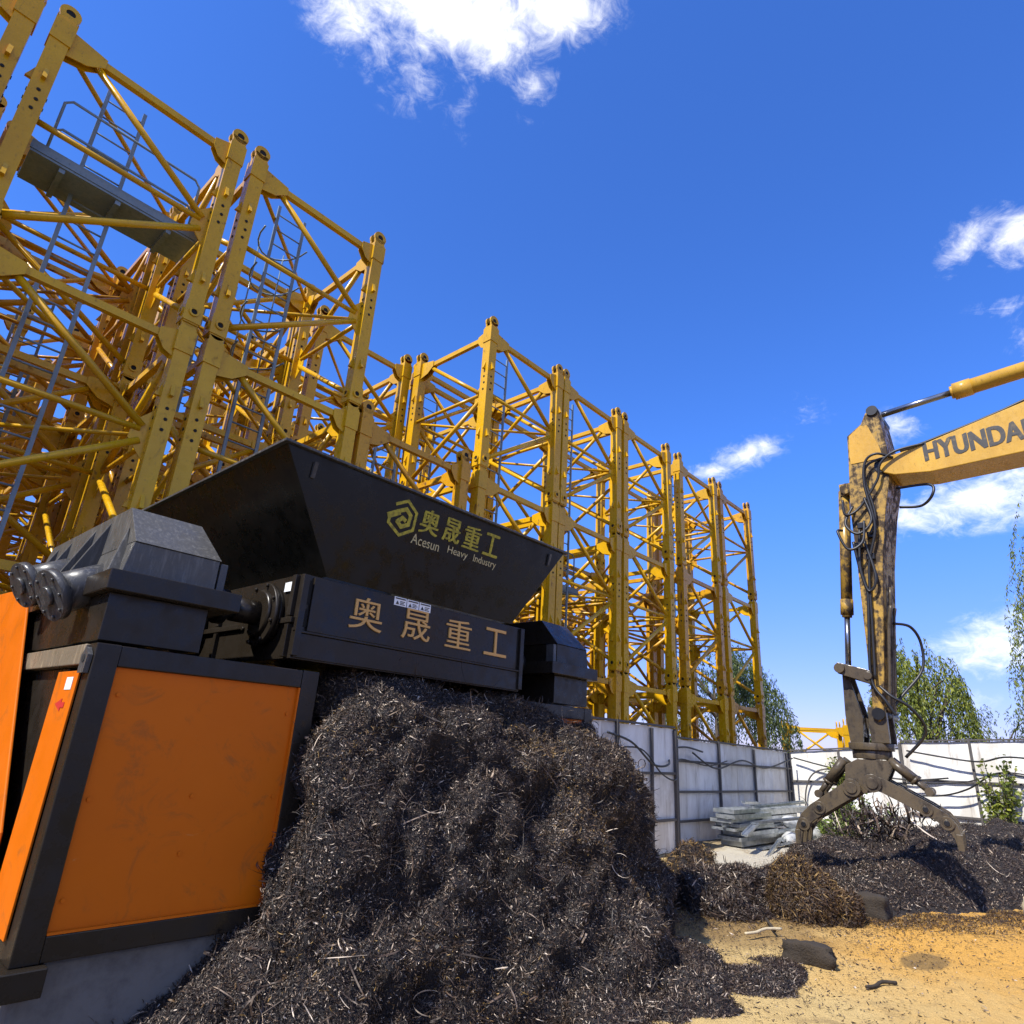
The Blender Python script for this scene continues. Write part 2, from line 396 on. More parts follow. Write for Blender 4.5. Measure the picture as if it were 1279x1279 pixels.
# ------------------------------------------------------------------ ground
def ground():
    ax = np.concatenate([[-900, -300, -120, -60, -30, -15, -8], np.arange(-4, 16, .12), np.arange(16, 30, .8), [36, 45, 60, 90, 160, 300, 900]])
    ay = np.concatenate([[-900, -300, -120, -60, -30, -14], np.arange(-6, 8, .12), np.arange(8, 22, .8), [26, 36, 60, 120, 300, 900]])
    X, Y = np.meshgrid(ax, ay, indexing='ij'); P = np.stack([X.ravel(), Y.ravel(), np.zeros(X.size)], 1)
    near = np.clip(1 - (np.hypot(P[:, 0] - 8, P[:, 1] - 2) - 8) / 10, 0, 1)
    P[:, 2] = near * (.028 * fbm(P, 1.3, 4, 3) + .016 * vnoise(P, 5, 8)) - .01
    nx, ny = len(ax), len(ay); i, j = np.meshgrid(np.arange(nx - 1), np.arange(ny - 1), indexing='ij')
    a = (i * ny + j).ravel(); F = np.stack([a, a + ny, a + ny + 1, a + 1], 1)
    m = M('sandy_ground', .92, 0, .2)
    pale = m.mix(m.noise(3, 8, .65), (.72, .52, .22), (.54, .37, .145))
    orange_ = m.mix(m.noise(2.6, 8, .65, .4, (1, 1, 1), 5), (.74, .40, .08), (.60, .32, .075))
    def blob(cx, cy, rx, ry):
        mp = m.n('ShaderNodeMapping'); m.l(m.pos, mp.inputs[0]); mp.inputs['Location'].default_value = (-cx / rx, -cy / ry, 0); mp.inputs['Scale'].default_value = (1 / rx, 1 / ry, 0)
        ln = m.n('ShaderNodeVectorMath'); ln.operation = 'LENGTH'; m.l(mp.outputs[0], ln.inputs[0])
        return m.math('ADD', ln.outputs['Value'], m.math('MULTIPLY', m.math('SUBTRACT', m.noise(1.2, 6, .65), .5), .9))
    f1 = m.ramp(blob(10.0, 1.25, 3.7, 2.2), 1.25, .4)
    c = m.mix(f1, pale, orange_)
    f2 = m.ramp(blob(8.3, 4.0, 2.3, 1.5), 1.15, .6)
    c = m.mix(m.math('MULTIPLY', f2, .75), c, m.mix(m.noise(22, 8, .75), (.30, .17, .05), (.07, .045, .03)))
    f3 = m.ramp(blob(15, 5.2, 4.5, 1.5), 1.1, .7)
    c = m.mix(f3, c, (.50, .45, .35))
    f4 = m.ramp(blob(11.5, 2.4, 7.2, 3.9), .95, 1.25)  # outer soil beyond the visible sand, darkened to cut its bounced light
    c = m.mix(f4, c, m.mix(m.noise(5, 8, .7), (.26, .20, .12), (.15, .115, .075)))
    sp = m.ramp(m.noise(38, 6, .75), .62, .70)
    c = m.mix(m.math('MULTIPLY', sp, .7), c, (.09, .065, .045))
    pt = m.ramp(m.noise(5.5, 7, .7, .8, (1, 1, 1), 12), .60, .70)
    c = m.mix(m.math('MULTIPLY', pt, .6), c, (.19, .125, .06))
    pt2 = m.ramp(m.noise(1.6, 9, .72, 1.2, (1, 1, 1), 31), .54, .66)
    c = m.mix(m.math('MULTIPLY', pt2, .5), c, (.25, .165, .075))
    wet = m.ramp(blob(8.0, 1.75, .42, .2), 1.1, .8)
    c = m.mix(m.math('MULTIPLY', wet, .7), c, (.16, .11, .05))
    m.col(c); m.bump(m.math('ADD', m.noise(9, 9, .72), m.math('MULTIPLY', m.noise(60, 6, .75), .5)), .95, .05)
    return tag(raw_mesh('ground', P, F, m.m, True), kind='structure')
ground()

# ------------------------------------------------------------------ stacked tower crane mast sections
W, H, A = 2.31, 3.1, .19; CC = (W - A) / 2; BASE = .20
def make_post():
    b = MB(); a = A / 2
    b.box(-a, a, -a, a, .0, H - .06)
    b.box(-a - .014, a + .014, -a - .014, a + .014, H - .42, H - .10)
    b.box(-a - .014, a + .014, -a - .014, a + .014, .02, .30)
    for sgn in (-1, 1):                                   # ears with eyes
        y = sgn * .058 - .019
        b.prism([(-.085, y, H - .062), (.085, y, H - .062), (.10, y, H + .04), (-.10, y, H + .04)][::-1], (0, .038, 0))
        b.ring((0, y, H + .07), (0, 1, 0), .05, .112, .038, 18)
        b.mat(1).tube((0, y + .006, H + .07), (0, y + .032, H + .07), .05, 14).mat(0)
    for k in range(4):                                    # on each face: pin eye, bolt holes, climbing lugs
        ca, sa = math.cos(k * math.pi / 2), math.sin(k * math.pi / 2)
        def T(x, y, z): return (x * ca - y * sa, x * sa + y * ca, z)
        b.ring(T(0, -a - .014, .16), T(0, -1, 0), .038, .062, .02)
        b.mat(1).tube(T(0, -a - .01, .16), T(0, -a - .022, .16), .038, 12)
        for i in range(3): b.tube(T(.012 * (i % 2), -a, H * .52 + .14 * i), T(.012 * (i % 2), -a - .008, H * .52 + .14 * i), .021, 8)
        b.mat(0)
        if k in (0, 3):
            for z in (.62, 2.05):
                p = [T(-.022, -a, z), T(.022, -a, z), T(.022, -a, z + .17), T(-.022, -a, z + .17)]
                q = [T(-.022, -a - .06, z + .0), T(.022, -a - .06, z + .0), T(.022, -a - .03, z + .08), T(-.022, -a - .03, z + .08)]
                b.hexa(p + q)
    return b
def face_parts():
    """braces of the front face (plane y = -CC); the other faces are the same turned about z"""
    c = CC - A / 2; zt = H - .26; y = -CC; L = []
    ch = MB().box(-c, c, y - .04, y + .04, zt - .048, zt + .048)
    for s, l in ((-1, .38), (1, .2)):
        ch.prism([(s * c, y - .058, zt + .13), (s * (c - l), y - .058, zt + .065), (s * (c - l), y - .058, zt - .065), (s * (c - l * .55), y - .058, zt - .2), (s * c, y - .058, zt - .25)][::s], (0, .012, 0))
        ch.prism([(s * c, y + .046, zt + .13), (s * (c - l), y + .046, zt + .065), (s * (c - l), y + .046, zt - .065), (s * (c - l * .55), y + .046, zt - .2), (s * c, y + .046, zt - .25)][::s], (0, .012, 0))
    L.append(('top_chord', ch))
    g = MB().prism([(c, y - .008, H / 2 + .3), (c - .18, y - .008, H / 2 + .1), (c - .2, y - .008, H / 2 - .12), (c, y - .008, H / 2 - .35)], (0, .016, 0))
    L.append(('gusset_plate', g))
    L.append(('diagonal_brace', MB().tube((-c + .3, y, zt - .07), (c - .08, y, H / 2 + .06), .043, 12)))
    L.append(('strut', MB().tube((-c, y, H / 2 + .02), (c - .1, y, H / 2 + .02), .036, 12)))
    L.append(('diagonal_brace', MB().tube((c - .08, y, H / 2 - .12), (-c + .02, y, .24), .043, 12)))
    return L
POST = make_post(); FACE = face_parts()
def section_proto(mat, ladder=False, hoops=False, platform=0, thin=False):
    root = thing('mast_section', 'x', 'mast section')
    for sx, sy in ((-1, -1), (1, -1), (1, 1), (-1, 1)):
        key = (mat.name, 'post')
        if key not in MESH: o = POST.build('corner_post', [mat, HOLE], root); MESH[key] = o.data
        else: o = bpy.data.objects.new('corner_post', MESH[key]); COL.objects.link(o); o.parent = root
        o.location = (sx * CC, sy * CC, 0)
    for k in range(4):
        for i, (nm, b) in enumerate(FACE):
            key = (mat.name, i)
            if key not in MESH: o = b.build(nm, mat, root); MESH[key] = o.data
            else: o = bpy.data.objects.new(nm, MESH[key]); COL.objects.link(o); o.parent = root
            o.rotation_euler = (0, 0, k * math.pi / 2)
    key = (mat.name, 'plan')
    if key not in MESH:
        zt = H - .26; o = MB().tube((-CC + .1, -CC + .1, zt), (CC - .1, CC - .1, zt), .032, 8).build('plan_brace', mat, root); MESH[key] = o.data
    else: o = bpy.data.objects.new('plan_brace', MESH[key]); COL.objects.link(o); o.parent = root
    key = (mat.name, 'plan2')
    if key not in MESH:
        o = MB().tube((CC - .1, -CC + .1, H / 2), (-CC + .1, CC - .1, H / 2), .028, 8).build('plan_brace', mat, root); MESH[key] = o.data
    else: o = bpy.data.objects.new('plan_brace', MESH[key]); COL.objects.link(o); o.parent = root
    if ladder:
        b = MB(); y = -.5
        for x in (-.42, .02): b.bar((x, y, .0), (x, y, H - .02), .045, .03)
        for i in range(11): b.tube((-.4, y, .12 + i * .28), (.0, y, .12 + i * .28), .013, 6)
        lad = b.build('ladder', GALV, root)
        if hoops:
            h = MB(); zs = [.5, 1.2, 1.9, 2.6]
            for z in zs: h.path([(-.42 if i < 0 else -.2 + .36 * math.cos(math.pi - math.pi * i / 10), y + .02 + .62 * math.sin(math.pi * i / 10), z) for i in range(11)], .014, 6)
            for t in (.3, .5, .7): h.tube((-.2 + .36 * math.cos(math.pi - math.pi * t), y + .02 + .62 * math.sin(math.pi * t), .4), (-.2 + .36 * math.cos(math.pi - math.pi * t), y + .02 + .62 * math.sin(math.pi * t), 2.7), .011, 6)
            h.build('safety_cage', GALV, lad)
    if platform:
        z = H * (.42 if platform == 1 else .55); b = MB()
        y0, y1 = (-.9, -.3) if platform == 1 else (-.1, .8)
        b.box(-.93, .93, y0, y1, z, z + .03)
        for yy in (y0, y1): b.box(-.94, .94, yy - .012, yy + .012, z + .031, z + .15)
        for xx in (-.6, 0, .6): b.box(xx - .03, xx + .03, y0 + .02, y1 - .02, z - .06, z - .002)
        p = b.build('platform', GALV, root)
        r = MB(); yy = y0 + .02
        for zz in (.5, .95):
            r.path([(-.8, yy, z + .16), (-.8, yy, z + zz - .08), (-.73, yy, z + zz), (.73, yy, z + zz), (.8, yy, z + zz - .08), (.8, yy, z + .16)], .017, 7)
        r.build('handrail', GALV, p)
    return root
MESH = {}
PROTO = {}
def get_section(kind):
    if kind not in PROTO:
        mat = YELR if kind[0] == 'r' else YEL
        PROTO[kind] = section_proto(mat, 'l' in kind, 'h' in kind, 1 if 'p' in kind else (2 if 'q' in kind else 0)); return PROTO[kind]
    return copy_tree(PROTO[kind])
ORD = ['first', 'second', 'third', 'fourth', 'fifth', 'sixth', 'seventh', 'eighth', 'ninth', 'tenth', 'eleventh', 'twelfth']
def stack(x, y, kinds, where, group, jit=.012):
    n = len(kinds)
    for k, kd in enumerate(kinds):
        lev = {1: ['only'], 2: ['bottom', 'top'], 3: ['bottom', 'middle', 'top']}[n][k]
        o = get_section(kd)
        extra = {'p': ' with a grey work platform', 'q': ' with a grey work platform', 'h': ' with a caged ladder', 'l': ' with a ladder inside'}
        ex = next((extra[c] for c in kd[1:] if c in extra and not (c == 'l' and ('p' in kd or 'q' in kd or 'h' in kd))), '')
        tag(o, f"{lev} {'rusty ' if kd[0]=='r' else ''}yellow lattice mast section{ex}, {where}", 'mast section', group)
        o.location = (x, y, BASE + k * H)
        o.rotation_euler = (0, 0, random.uniform(-jit, jit) * .5)
front = [(-6.5, ['y', 'y', 'y']), (-3.95, ['y', 'r', 'y']), (-1.36, ['y', 'yl', 'yl']), (1.10, ['yl', 'yl', 'ylp']), (3.56, ['yq', 'yl', 'ylh']), (5.95, ['r', 'rl']), (8.50, ['yl', 'ylq', 'yl']), (10.86, ['rl', 'ylq', 'yl']),  # first two stacks are out of view, added to shade the visible ones
         (13.30, ['yl', 'yl', 'yl']), (16.12, ['y', 'rl', 'yl']), (18.66, ['rl', 'yl', 'rl'])]
for i, (x, ks) in enumerate(front):
    stack(x, 8.86, ks, f'{ORD[i]} front-row stack from the left', 'mast sections stacked in the front row')
row2 = [(-6.7, ['y', 'y', 'y']), (-4.1, ['r', 'y', 'y']), (-1.5, ['y', 'rl', 'yl']), (1.05, ['rl', 'yl', 'r']), (3.6, ['y', 'r', 'yl']), (6.2, ['yl', 'yl', 'y']), (8.7, ['y', 'yq', 'yl']), (11.3, ['rl', 'y']), (13.9, ['yq', 'r']), (16.6, ['r', 'rl'])]  # first two stacks unseen, put in for the shadows they cast
for i, (x, ks) in enumerate(row2):
    stack(x, 11.32, ks, f'{ORD[i]} second-row stack from the left', 'mast sections stacked in the second row')
row3 = [(-6.4, ['y', 'y', 'y']), (-3.8, ['y', 'y', 'y']), (-1.2, ['y', 'yl', 'y']), (1.4, ['yq', 'y', 'rl']), (4.1, ['y', 'yl', 'y']), (6.9, ['r', 'y', 'y']), (9.6, ['y', 'rl']), (12.6, ['yl', 'y']), (15.6, ['y', 'r']), (18.5, ['y', 'r'])]  # here too the first two are unseen shade casters, added at the left
for i, (x, ks) in enumerate(row3):
    stack(x, 13.8, ks, f'{ORD[i]} third-row stack from the left', 'mast sections stacked in the third row')
row4 = [(-3.2, ['y', 'yl', 'y']), (.2, ['y', 'r', 'y']), (3.2, ['y', 'yl', 'r']), (6.4, ['r', 'y', 'y']), (9.4, ['y', 'yl']), (12.4, ['r', 'y']), (15.4, ['y', 'yl'])]
for i, (x, ks) in enumerate(row4):
    stack(x, 16.4, ks, f'{ORD[i]} rearmost-row stack from the left', 'mast sections stacked in the rearmost row')

for ry, nm, n0 in ((18.9, 'fifth-row', 5), (21.4, 'sixth-row', 5)):
    for i in range(n0):
        stack(-5.2 + 2.75 * i + .3 * math.sin(i * 2.1 + ry), ry, [('y', 'yl', 'r'), ('r', 'yq', 'y'), ('yl', 'y', 'y')][(i + int(ry)) % 3], f'{ORD[i]} {nm} stack from the left', f'mast sections stacked in the {nm.replace("-", " ")}')

# ------------------------------------------------------------------ shredder
XC = 3.56
shr = thing('shredder', 'black twin-shaft metal shredder with flared hopper and orange side panels above the scrap pile', 'shredder', (XC, 5.4, 0))
def sp(o, parent):
    """keep world coordinates under a placed parent"""
    o.parent = parent; return o
def under(b, name, mats, parent, root, bevel=0):
    """build in world coordinates under parts of a thing whose empty sits at root.location"""
    o = MB(); o.v = [(x - root.location.x, y - root.location.y, z - root.location.z) for x, y, z in b.v]; o.f = b.f; o.m = b.m; o.s = b.s
    return o.build(name, mats, parent, bevel)
# hopper: four sloping plates with thickness
bz, tz = 2.79, 3.62
bo = [(2.52, 4.2), (4.60, 4.2), (4.60, 6.6), (2.52, 6.6)]; to = [(1.94, 4.03), (5.17, 4.03), (5.17, 6.80), (1.94, 6.80)]
b = MB(); th = .02
for i in range(4):
    j = (i + 1) % 4
    p = [Vector((*bo[i], bz)), Vector((*bo[j], bz)), Vector((*to[j], tz)), Vector((*to[i], tz))]
    n = (p[1] - p[0]).cross(p[3] - p[0]).normalized() * th
    b.hexa([p[0] - n, p[1] - n, p[2] - n, p[3] - n, p[0], p[1], p[2], p[3]])
hop = under(b, 'hopper', HOPB, shr, shr, .004)
b = MB(); e = .035
b.box(1.94 - e, 5.17 + e, 4.03 - e, 4.03 + .02, tz + .001, tz + .022).box(1.94 - e, 5.17 + e, 6.78, 6.80 + e, tz + .001, tz + .022)
b.box(1.94 - e, 1.96, 4.052, 6.778, tz + .001, tz + .022).box(5.15, 5.17 + e, 4.052, 6.778, tz + .001, tz + .022)
under(b, 'rim', SCUFF, hop, shr, .003)
for x in (2.17, 4.93):
    b = MB(); b.prism([(x, 4.045, 3.56), (x, 4.02, 3.56), (x, 4.05, 3.44), (x, 4.068, 3.44)], (.03, 0, 0))
    under(b, 'lifting_bracket', SCUFF, hop, shr)
# writing on the hopper's sloping front
d0 = Vector((0, 4.2 - 4.03, bz - tz)).normalized(); up_h = -d0; nh = Vector((1, 0, 0)).cross(up_h).normalized()
def hp(x, z, off=.002):
    t = (z - bz) / (tz - bz); return Vector((x, 4.2 + (4.03 - 4.2) * t, z)) + nh * off
b = MB()
for ch, x0, w in (('奥', 3.235, .215), ('晟', 3.50, .205), ('重', 3.745, .215), ('工', 4.01, .20)):
    for k in range(3): b.text(ch, hp(x0 + .006 * k, 3.335 + .002 * k), (1, 0, 0), up_h, nh, w - .012, .21, .002 + .0006 * k, 0)
under(b, 'lettering', SPRAY, hop, shr)
for wd, x0, w in (('Acesun', 3.19, .31), ('Heavy', 3.60, .245), ('Industry', 3.92, .30)):
    under(MB().text(wd, hp(x0, 3.225), (1, 0, 0), up_h, nh, w, .085, .002), 'small_lettering', SPRAYW, hop, shr)
b = MB(); lr = .145; lc = (3.055, 3.40)
def stroke(pts, w):
    for p, q in zip(pts[:-1], pts[1:]):
        P = hp(lc[0] + p[0] * lr, lc[1] + p[1] * lr); Q = hp(lc[0] + q[0] * lr, lc[1] + q[1] * lr); ex = (Q - P).normalized() * w * .3
        b.bar(P - ex, Q + ex, w, .002 + .0004 * len(b.f) / 6, nh)
stroke([(-.62, .62), (.12, 1.0), (.88, .5), (.88, -.5), (.02, -1.0), (-.88, -.5), (-.88, -.22)], .026)
stroke([(-.95, -.12), (-.35, .22)], .05)
stroke([(-.42, .25), (.12, .52), (.5, .25), (.48, -.28), (.02, -.52), (-.32, -.3), (-.02, -.02), (.2, -.12)], .034)
under(b, 'logo', SPRAY, hop, shr)
# cutting chamber
b = MB()
b.box(2.345, 4.775, 4.22, 6.60, 2.17, 2.778)
b.box(2.43, 4.69, 4.196, 4.219, 2.37, 2.765)
b.box(2.36, 4.76, 4.204, 4.219, 2.18, 2.35)
for x in (2.335, 4.735): b.box(x, x + .05, 4.185, 4.219, 2.19, 2.77)
b.box(2.335, 4.785, 4.19, 4.2185, 2.352, 2.368)
for s, x in ((-1, 2.345), (1, 4.775)):
    b.box(min(x, x + s * .03), max(x, x + s * .03), 4.24, 6.58, 2.42, 2.46)
    for y in (4.26, 5.4, 6.5): b.box(min(x, x + s * .035), max(x, x + s * .035), y, y + .05, 2.18, 2.41)
    for y in (4.26, 5.4, 6.5): b.box(min(x, x + s * .035), max(x, x + s * .035), y, y + .05, 2.47, 2.77)
chm = under(b, 'cutting_chamber', BLACK, shr, shr, .003)
for x0 in (2.386, 4.692):
    for z0, z1 in ((2.56, 2.74), (2.40, 2.53)): under(MB().box(x0, x0 + .042, 4.2165, 4.219, z0, z1), 'side_opening', HOLE, chm, shr)
for ch, x0, w in (('奥', 2.76, .31), ('晟', 3.27, .30), ('重', 3.75, .31), ('工', 4.235, .30)):
    b = MB().text(ch, (x0, 4.196, 2.455), (1, 0, 0), (0, 0, 1), (0, -1, 0), w, .25, .012, 0)
    under(b, 'lettering', GOLD, chm, shr)
for k in range(3):
    x = 3.165 + k * .133; b = MB().box(x, x + .125, 4.1925, 4.1955, 2.705, 2.775)
    st = under(b, 'warning_sticker', WHITE, chm, shr)
    b = MB().box(x + .01, x + .115, 4.1905, 4.1922, 2.758, 2.768)
    b.prism([(x + .015, 4.1905, 2.715), (x + .05, 4.1905, 2.715), (x + .032, 4.1905, 2.745)], (0, .0015, 0))
    for i in range(3): b.box(x + .058, x + .11 - .012 * ((i + k) % 2), 4.1905, 4.1922, 2.715 + i * .012, 2.721 + i * .012)
    under(b, 'print', PRINT, st, shr)
b = MB().box(2.331, 2.334, 4.34, 4.44, 2.66, 2.73); under(b, 'plain_sticker', WHITE, chm, shr)
# bearings and shafts
def bearing(y):
    b = MB()
    b.tube((2.30, y, 2.50), (2.26, y, 2.50), .235, 32).tube((2.26, y, 2.50), (2.235, y, 2.50), .185, 32, .165)
    b.tube((2.235, y, 2.50), (2.05, y, 2.50), .09, 24).tube((2.344, y, 2.50), (2.30, y, 2.50), .215, 28)
    for i in range(8):
        a = i * math.pi / 4 + .3; b.tube((2.2599, y + .217 * math.cos(a), 2.5 + .217 * math.sin(a)), (2.24, y + .217 * math.cos(a), 2.5 + .217 * math.sin(a)), .014, 6)
    return b
def gearbox():
    """left drive: pedestal, table plate, hip-shaped ribbed cover"""
    b = MB(); P = {}
    P['table'] = MB().box(1.105, 1.90, 4.16, 6.7, 2.40, 2.52)
    P['pedestal'] = MB().box(1.16, 1.74, 4.26, 6.6, 2.12, 2.399)
    x0, x1 = 1.14, 1.74
    c = MB()
    c.hexa([(x0 + .04, 4.24, 2.521), (x1, 4.24, 2.521), (x1, 6.62, 2.521), (x0 + .04, 6.62, 2.521), (x0 + .07, 4.24, 2.72), (x1, 4.24, 2.72), (x1, 6.62, 2.72), (x0 + .07, 6.62, 2.72)])
    c.hexa([(x0 + .07, 4.23, 2.721), (x1 + .01, 4.23, 2.721), (x1 + .01, 6.63, 2.721), (x0 + .07, 6.63, 2.721), (x0 + .08, 4.52, 3.0), (x1 - .06, 4.52, 3.0), (x1 - .06, 6.3, 3.0), (x0 + .08, 6.3, 3.0)])
    for y in (4.86, 5.18, 5.75, 6.1):
        c.prism([(x0 + .09, y, 2.99), (x0 + .075, y, 2.53), (x0 - .10, y, 2.53)], (0, .022, 0))
    c.prism([(x0 + .08, 4.30, 2.53), (x0 - .02, 4.30, 2.53), (x0 + .07, 4.42, 2.85)], (0, .02, 0))
    P['cover'] = c
    P['bolt'] = MB().box(1.752, 1.80, 4.24, 4.34, 2.521, 2.71)
    return P
G = gearbox()
def motor(y, z):
    b = MB(); q = Vector((1.30, y + .06, z + .16)); p = Vector((1.0, y, z)); d = (q - p).normalized()
    b.tube(p, q, .125, 24); b.tube(p - d * .05, p, .16, 32)
    b.tube(p - d * .075, p - d * .051, .06, 16)
    for i in range(8):
        a = i * math.pi / 4; u = d.orthogonal().normalized(); v = d.cross(u)
        c = p - d * .05 + (u * math.cos(a) + v * math.sin(a)) * .132; b.tube(c, c - d * .012, .011, 6)
    return b
for side in (0, 1):
    gb = None
    mk = (lambda q: q.mirrored(XC)) if side else (lambda q: q)
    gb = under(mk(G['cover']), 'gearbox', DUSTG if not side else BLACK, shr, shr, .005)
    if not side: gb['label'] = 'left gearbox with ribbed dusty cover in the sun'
    under(mk(G['table']), 'base_plate', BLACK, gb, shr, .006)
    under(mk(G['pedestal']), 'pedestal', BLACK, gb, shr, .004)
    under(mk(G['bolt']), 'clamp', SCUFF, gb, shr, .004)
    for y, z in ((4.70, 2.40), (5.55, 2.56)):
        under(mk(motor(y, z)), 'motor', SCUFF, gb, shr)
    for y in (4.62, 5.9):
        under(mk(bearing(y)), 'bearing', BLACK, shr, shr)
        b = MB().tube((2.06, y, 2.5), (1.9, y, 2.5), .08, 20).tube((1.99, y, 2.5), (1.93, y, 2.5), .125, 20)
        under(mk(b), 'shaft', DARK, shr, shr)
# support frames with orange panels
def support():
    P = {}
    x0, x1, y0, y1, z0, z1 = 1.15, 2.59, 4.20, 6.72, .53, 2.10
    f = MB()
    for x in (x0, x1 - .13):
        for y in (y0, y1 - .13): f.box(x, x + .13, y, y + .13, z0, z1)
    for y in (y0 + .003, y1 - .133):
        f.box(x0 + .131, x1 - .131, y, y + .13, z1 - .12, z1 - .002).box(x0 + .131, x1 - .131, y, y + .13, z0 + .002, z0 + .12)
    for x in (x0 + .003, x1 - .133):
        f.box(x, x + .13, y0 + .131, y1 - .131, z0 + .002, z0 + .12)
    f.box(x1 - .133, x1 - .003, y0 + .131, y1 - .131, z1 - .12, z1 - .002)
    f.box(x0 + .04, x0 + .055, 4.76, y1 - .14, z0 + .125, z1 - .125)
    f.box(x0 + .06, x0 + .14, 4.9, 5.0, z0 + .121, z1 - .13)
    f.box(x0 + .14, x1 - .15, 5.2, 5.25, z0 + .121, z1 - .13)
    P['frame'] = f
    P['side_beam'] = MB().box(x0 - .02, x0 + .13, y0 + .135, y1 - .135, z1 - .12, z1 - .004)
    P['panel'] = MB().box(x0 + .132, x1 - .132, y0 + .028, y0 + .04, z0 + .122, z1 - .122)
    t = MB().box(x1 - .142, x1 - .1305, y0 + .004, y0 + .0275, z0 + .135, z1 - .122).box(x0 + .132, x1 - .131, y0 + .004, y0 + .0275, z0 + .1215, z0 + .134)
    P['trim'] = t
    P['bolts'] = []
    for x, z in ((x0 + .18, 1.83), (x1 - .19, 1.80), (x0 + .17, 1.28), (x1 - .19, 1.28), (x0 + .17, .80), (x1 - .19, .86), (1.87, 1.29), (1.87, .98)):
        P['bolts'].append(MB().tube((x, y0 + .028, z), (x, y0 + .018, z), .012, 10))
    P['strip'] = MB().box(x0 - .016, x0 - .004, 4.335, 4.74, .62, 1.945)
    e = MB().prism([(x0 - .03, 4.22, 1.93), (x0 - .03, 4.32, 1.93), (x0 - .03, 4.33, 2.03), (x0 - .03, 4.27, 2.075), (x0 - .03, 4.21, 2.03)], (.026, 0, 0))
    e.mat(1).tube((x0 - .033, 4.27, 2.01), (x0 - .03, 4.27, 2.01), .024, 12)
    P['eye'] = e
    P['foot'] = MB().box(x0 - .06, x0 + .16, 4.14, 4.4, .40, .529)
    return P
S = support()
for side in (0, 1):
    mk = (lambda q: q.mirrored(XC)) if side else (lambda q: q)
    fr = under(mk(S['frame']), 'support_frame', BLACK, shr, shr, .006)
    under(mk(S['side_beam']), 'side_beam', DUSTY, fr, shr, .006)
    pn = under(mk(S['panel']), 'front_panel', ORANGE, fr, shr)
    under(mk(S['trim']), 'panel_trim', ORANGE, fr, shr)
    for q in S['bolts']: under(mk(q), 'bolt', ORANGE, fr, shr)
    st = under(mk(S['strip']), 'side_panel', ORANGE, fr, shr, .003)
    under(mk(S['eye']), 'lifting_eye', [SCUFF, HOLE], fr, shr)
    under(mk(S['foot']), 'foot', BLACK, fr, shr, .008)
    if not side:
        under(MB().box(1.131, 1.1335, 4.40, 4.52, 1.84, 1.91), 'side_sticker', WHITE, fr, shr)
        under(MB().prism([(1.131, 4.62, 1.76), (1.131, 4.50, 1.79), (1.131, 4.50, 1.72)], (.002, 0, 0)).box(1.131, 1.1335, 4.44, 4.50, 1.74, 1.77), 'arrow_mark', RED, fr, shr)
b = MB().box(1.22, 2.56, 4.26, 6.66, -.05, .526)
tag(b.build('plinth', CONC, None, .02), 'grey concrete plinth under the orange panelled frame at lower left', 'plinth')
b = MB().box(2 * XC - 2.56, 2 * XC - 1.22, 4.26, 6.66, -.05, .526)
tag(b.build('plinth', CONC, None, .02), 'concrete plinth under the shredder frame behind the scrap pile', 'plinth')

# orange power unit at the left edge
pu = thing('power_unit', 'orange hooded power unit with sunlit rounded cover at the left edge', 'power unit', (1.5, 7.8, 0))
o = [(4.78, 1.06), (5.81, 2.35), (5.87, 2.42), (5.96, 2.50), (6.08, 2.555), (6.54, 2.63), (8.7, 2.74), (8.7, .4), (4.85, .4), (4.72, .8)]
b = MB().prism([(1.085, y, z) for y, z in o][::-1], (.018, 0, 0)); under(b, 'side_cover', ORANGE, pu, pu, .006)
b = MB().box(1.105, 2.3, 6.95, 8.65, .45, 2.6); under(b, 'housing', BLACK, pu, pu, .01)
b = MB().box(1.11, 1.21, 6.96, 7.06, 0, .449).box(1.11, 1.21, 8.5, 8.6, 0, .449); under(b, 'leg', BLACK, pu, pu)

# ------------------------------------------------------------------ excavator with grab
ex = thing('excavator', 'muddy yellow excavator with raised boom and open scrap grab on the low scrap heap', 'excavator', (11, -6.5, 0))
XA, XB = 10.75, 11.5
def side(pts, xa=XA, xb=XB): return MB().prism([(xa, y, z) for y, z in pts], (xb - xa, 0, 0))
stick_pts = [(1.98, 7.21), (2.02, 7.27), (2.08, 7.27), (2.16, 7.2), (2.24, 7.03), (2.47, 6.87), (2.49, 6.5), (2.56, 5.6), (2.56, 4.72), (2.575, 3.72), (2.585, 2.9), (2.61, 2.36), (2.56, 2.30), (2.47, 2.36), (2.40, 2.89), (2.31, 3.7), (2.20, 4.68), (2.06, 5.5), (1.95, 5.95), (1.93, 6.3), (1.92, 6.57)]
stick = under(side(stick_pts[::-1]), 'stick', EXCD, ex, ex, .012)
b = MB(); 
for p, q in (((2.47, 6.1), (2.0, 5.75)), ):
    pass
b.box(XA - .004, XA - .001, 2.29, 2.37, 6.35, 6.68); under(b, 'sticker', WHITE, stick, ex)
b = MB().prism([(XA - .01, y, z) for y, z in [(2.44, 6.86), (2.26, 6.99), (2.15, 6.98), (2.02, 6.55), (1.99, 6.35), (2.46, 6.35), (2.47, 6.5)]], (.009, 0, 0)); under(b, 'side_plate', EXC, stick, ex, .003)
b = MB()
for i, x in enumerate((10.86, 10.98, 11.10)):
    top = [(x, 2.2, 4.0 + .3 * (i == 1)), (x, 2.27, 3.65), (x, 2.355, 2.88), (x, 2.42, 2.45)]
    b.path(top, .026, 8, 4)
under(b, 'steel_pipe', GRAB, stick, ex)
for y, z, q in ((2.05, 7.215, .085), (2.0, 6.22, .13), (2.53, 2.42, .085)):
    under(MB().tube((XA - .03, y, z), (XB + .03, y, z), q, 20), 'pivot_pin', DARK, stick, ex)
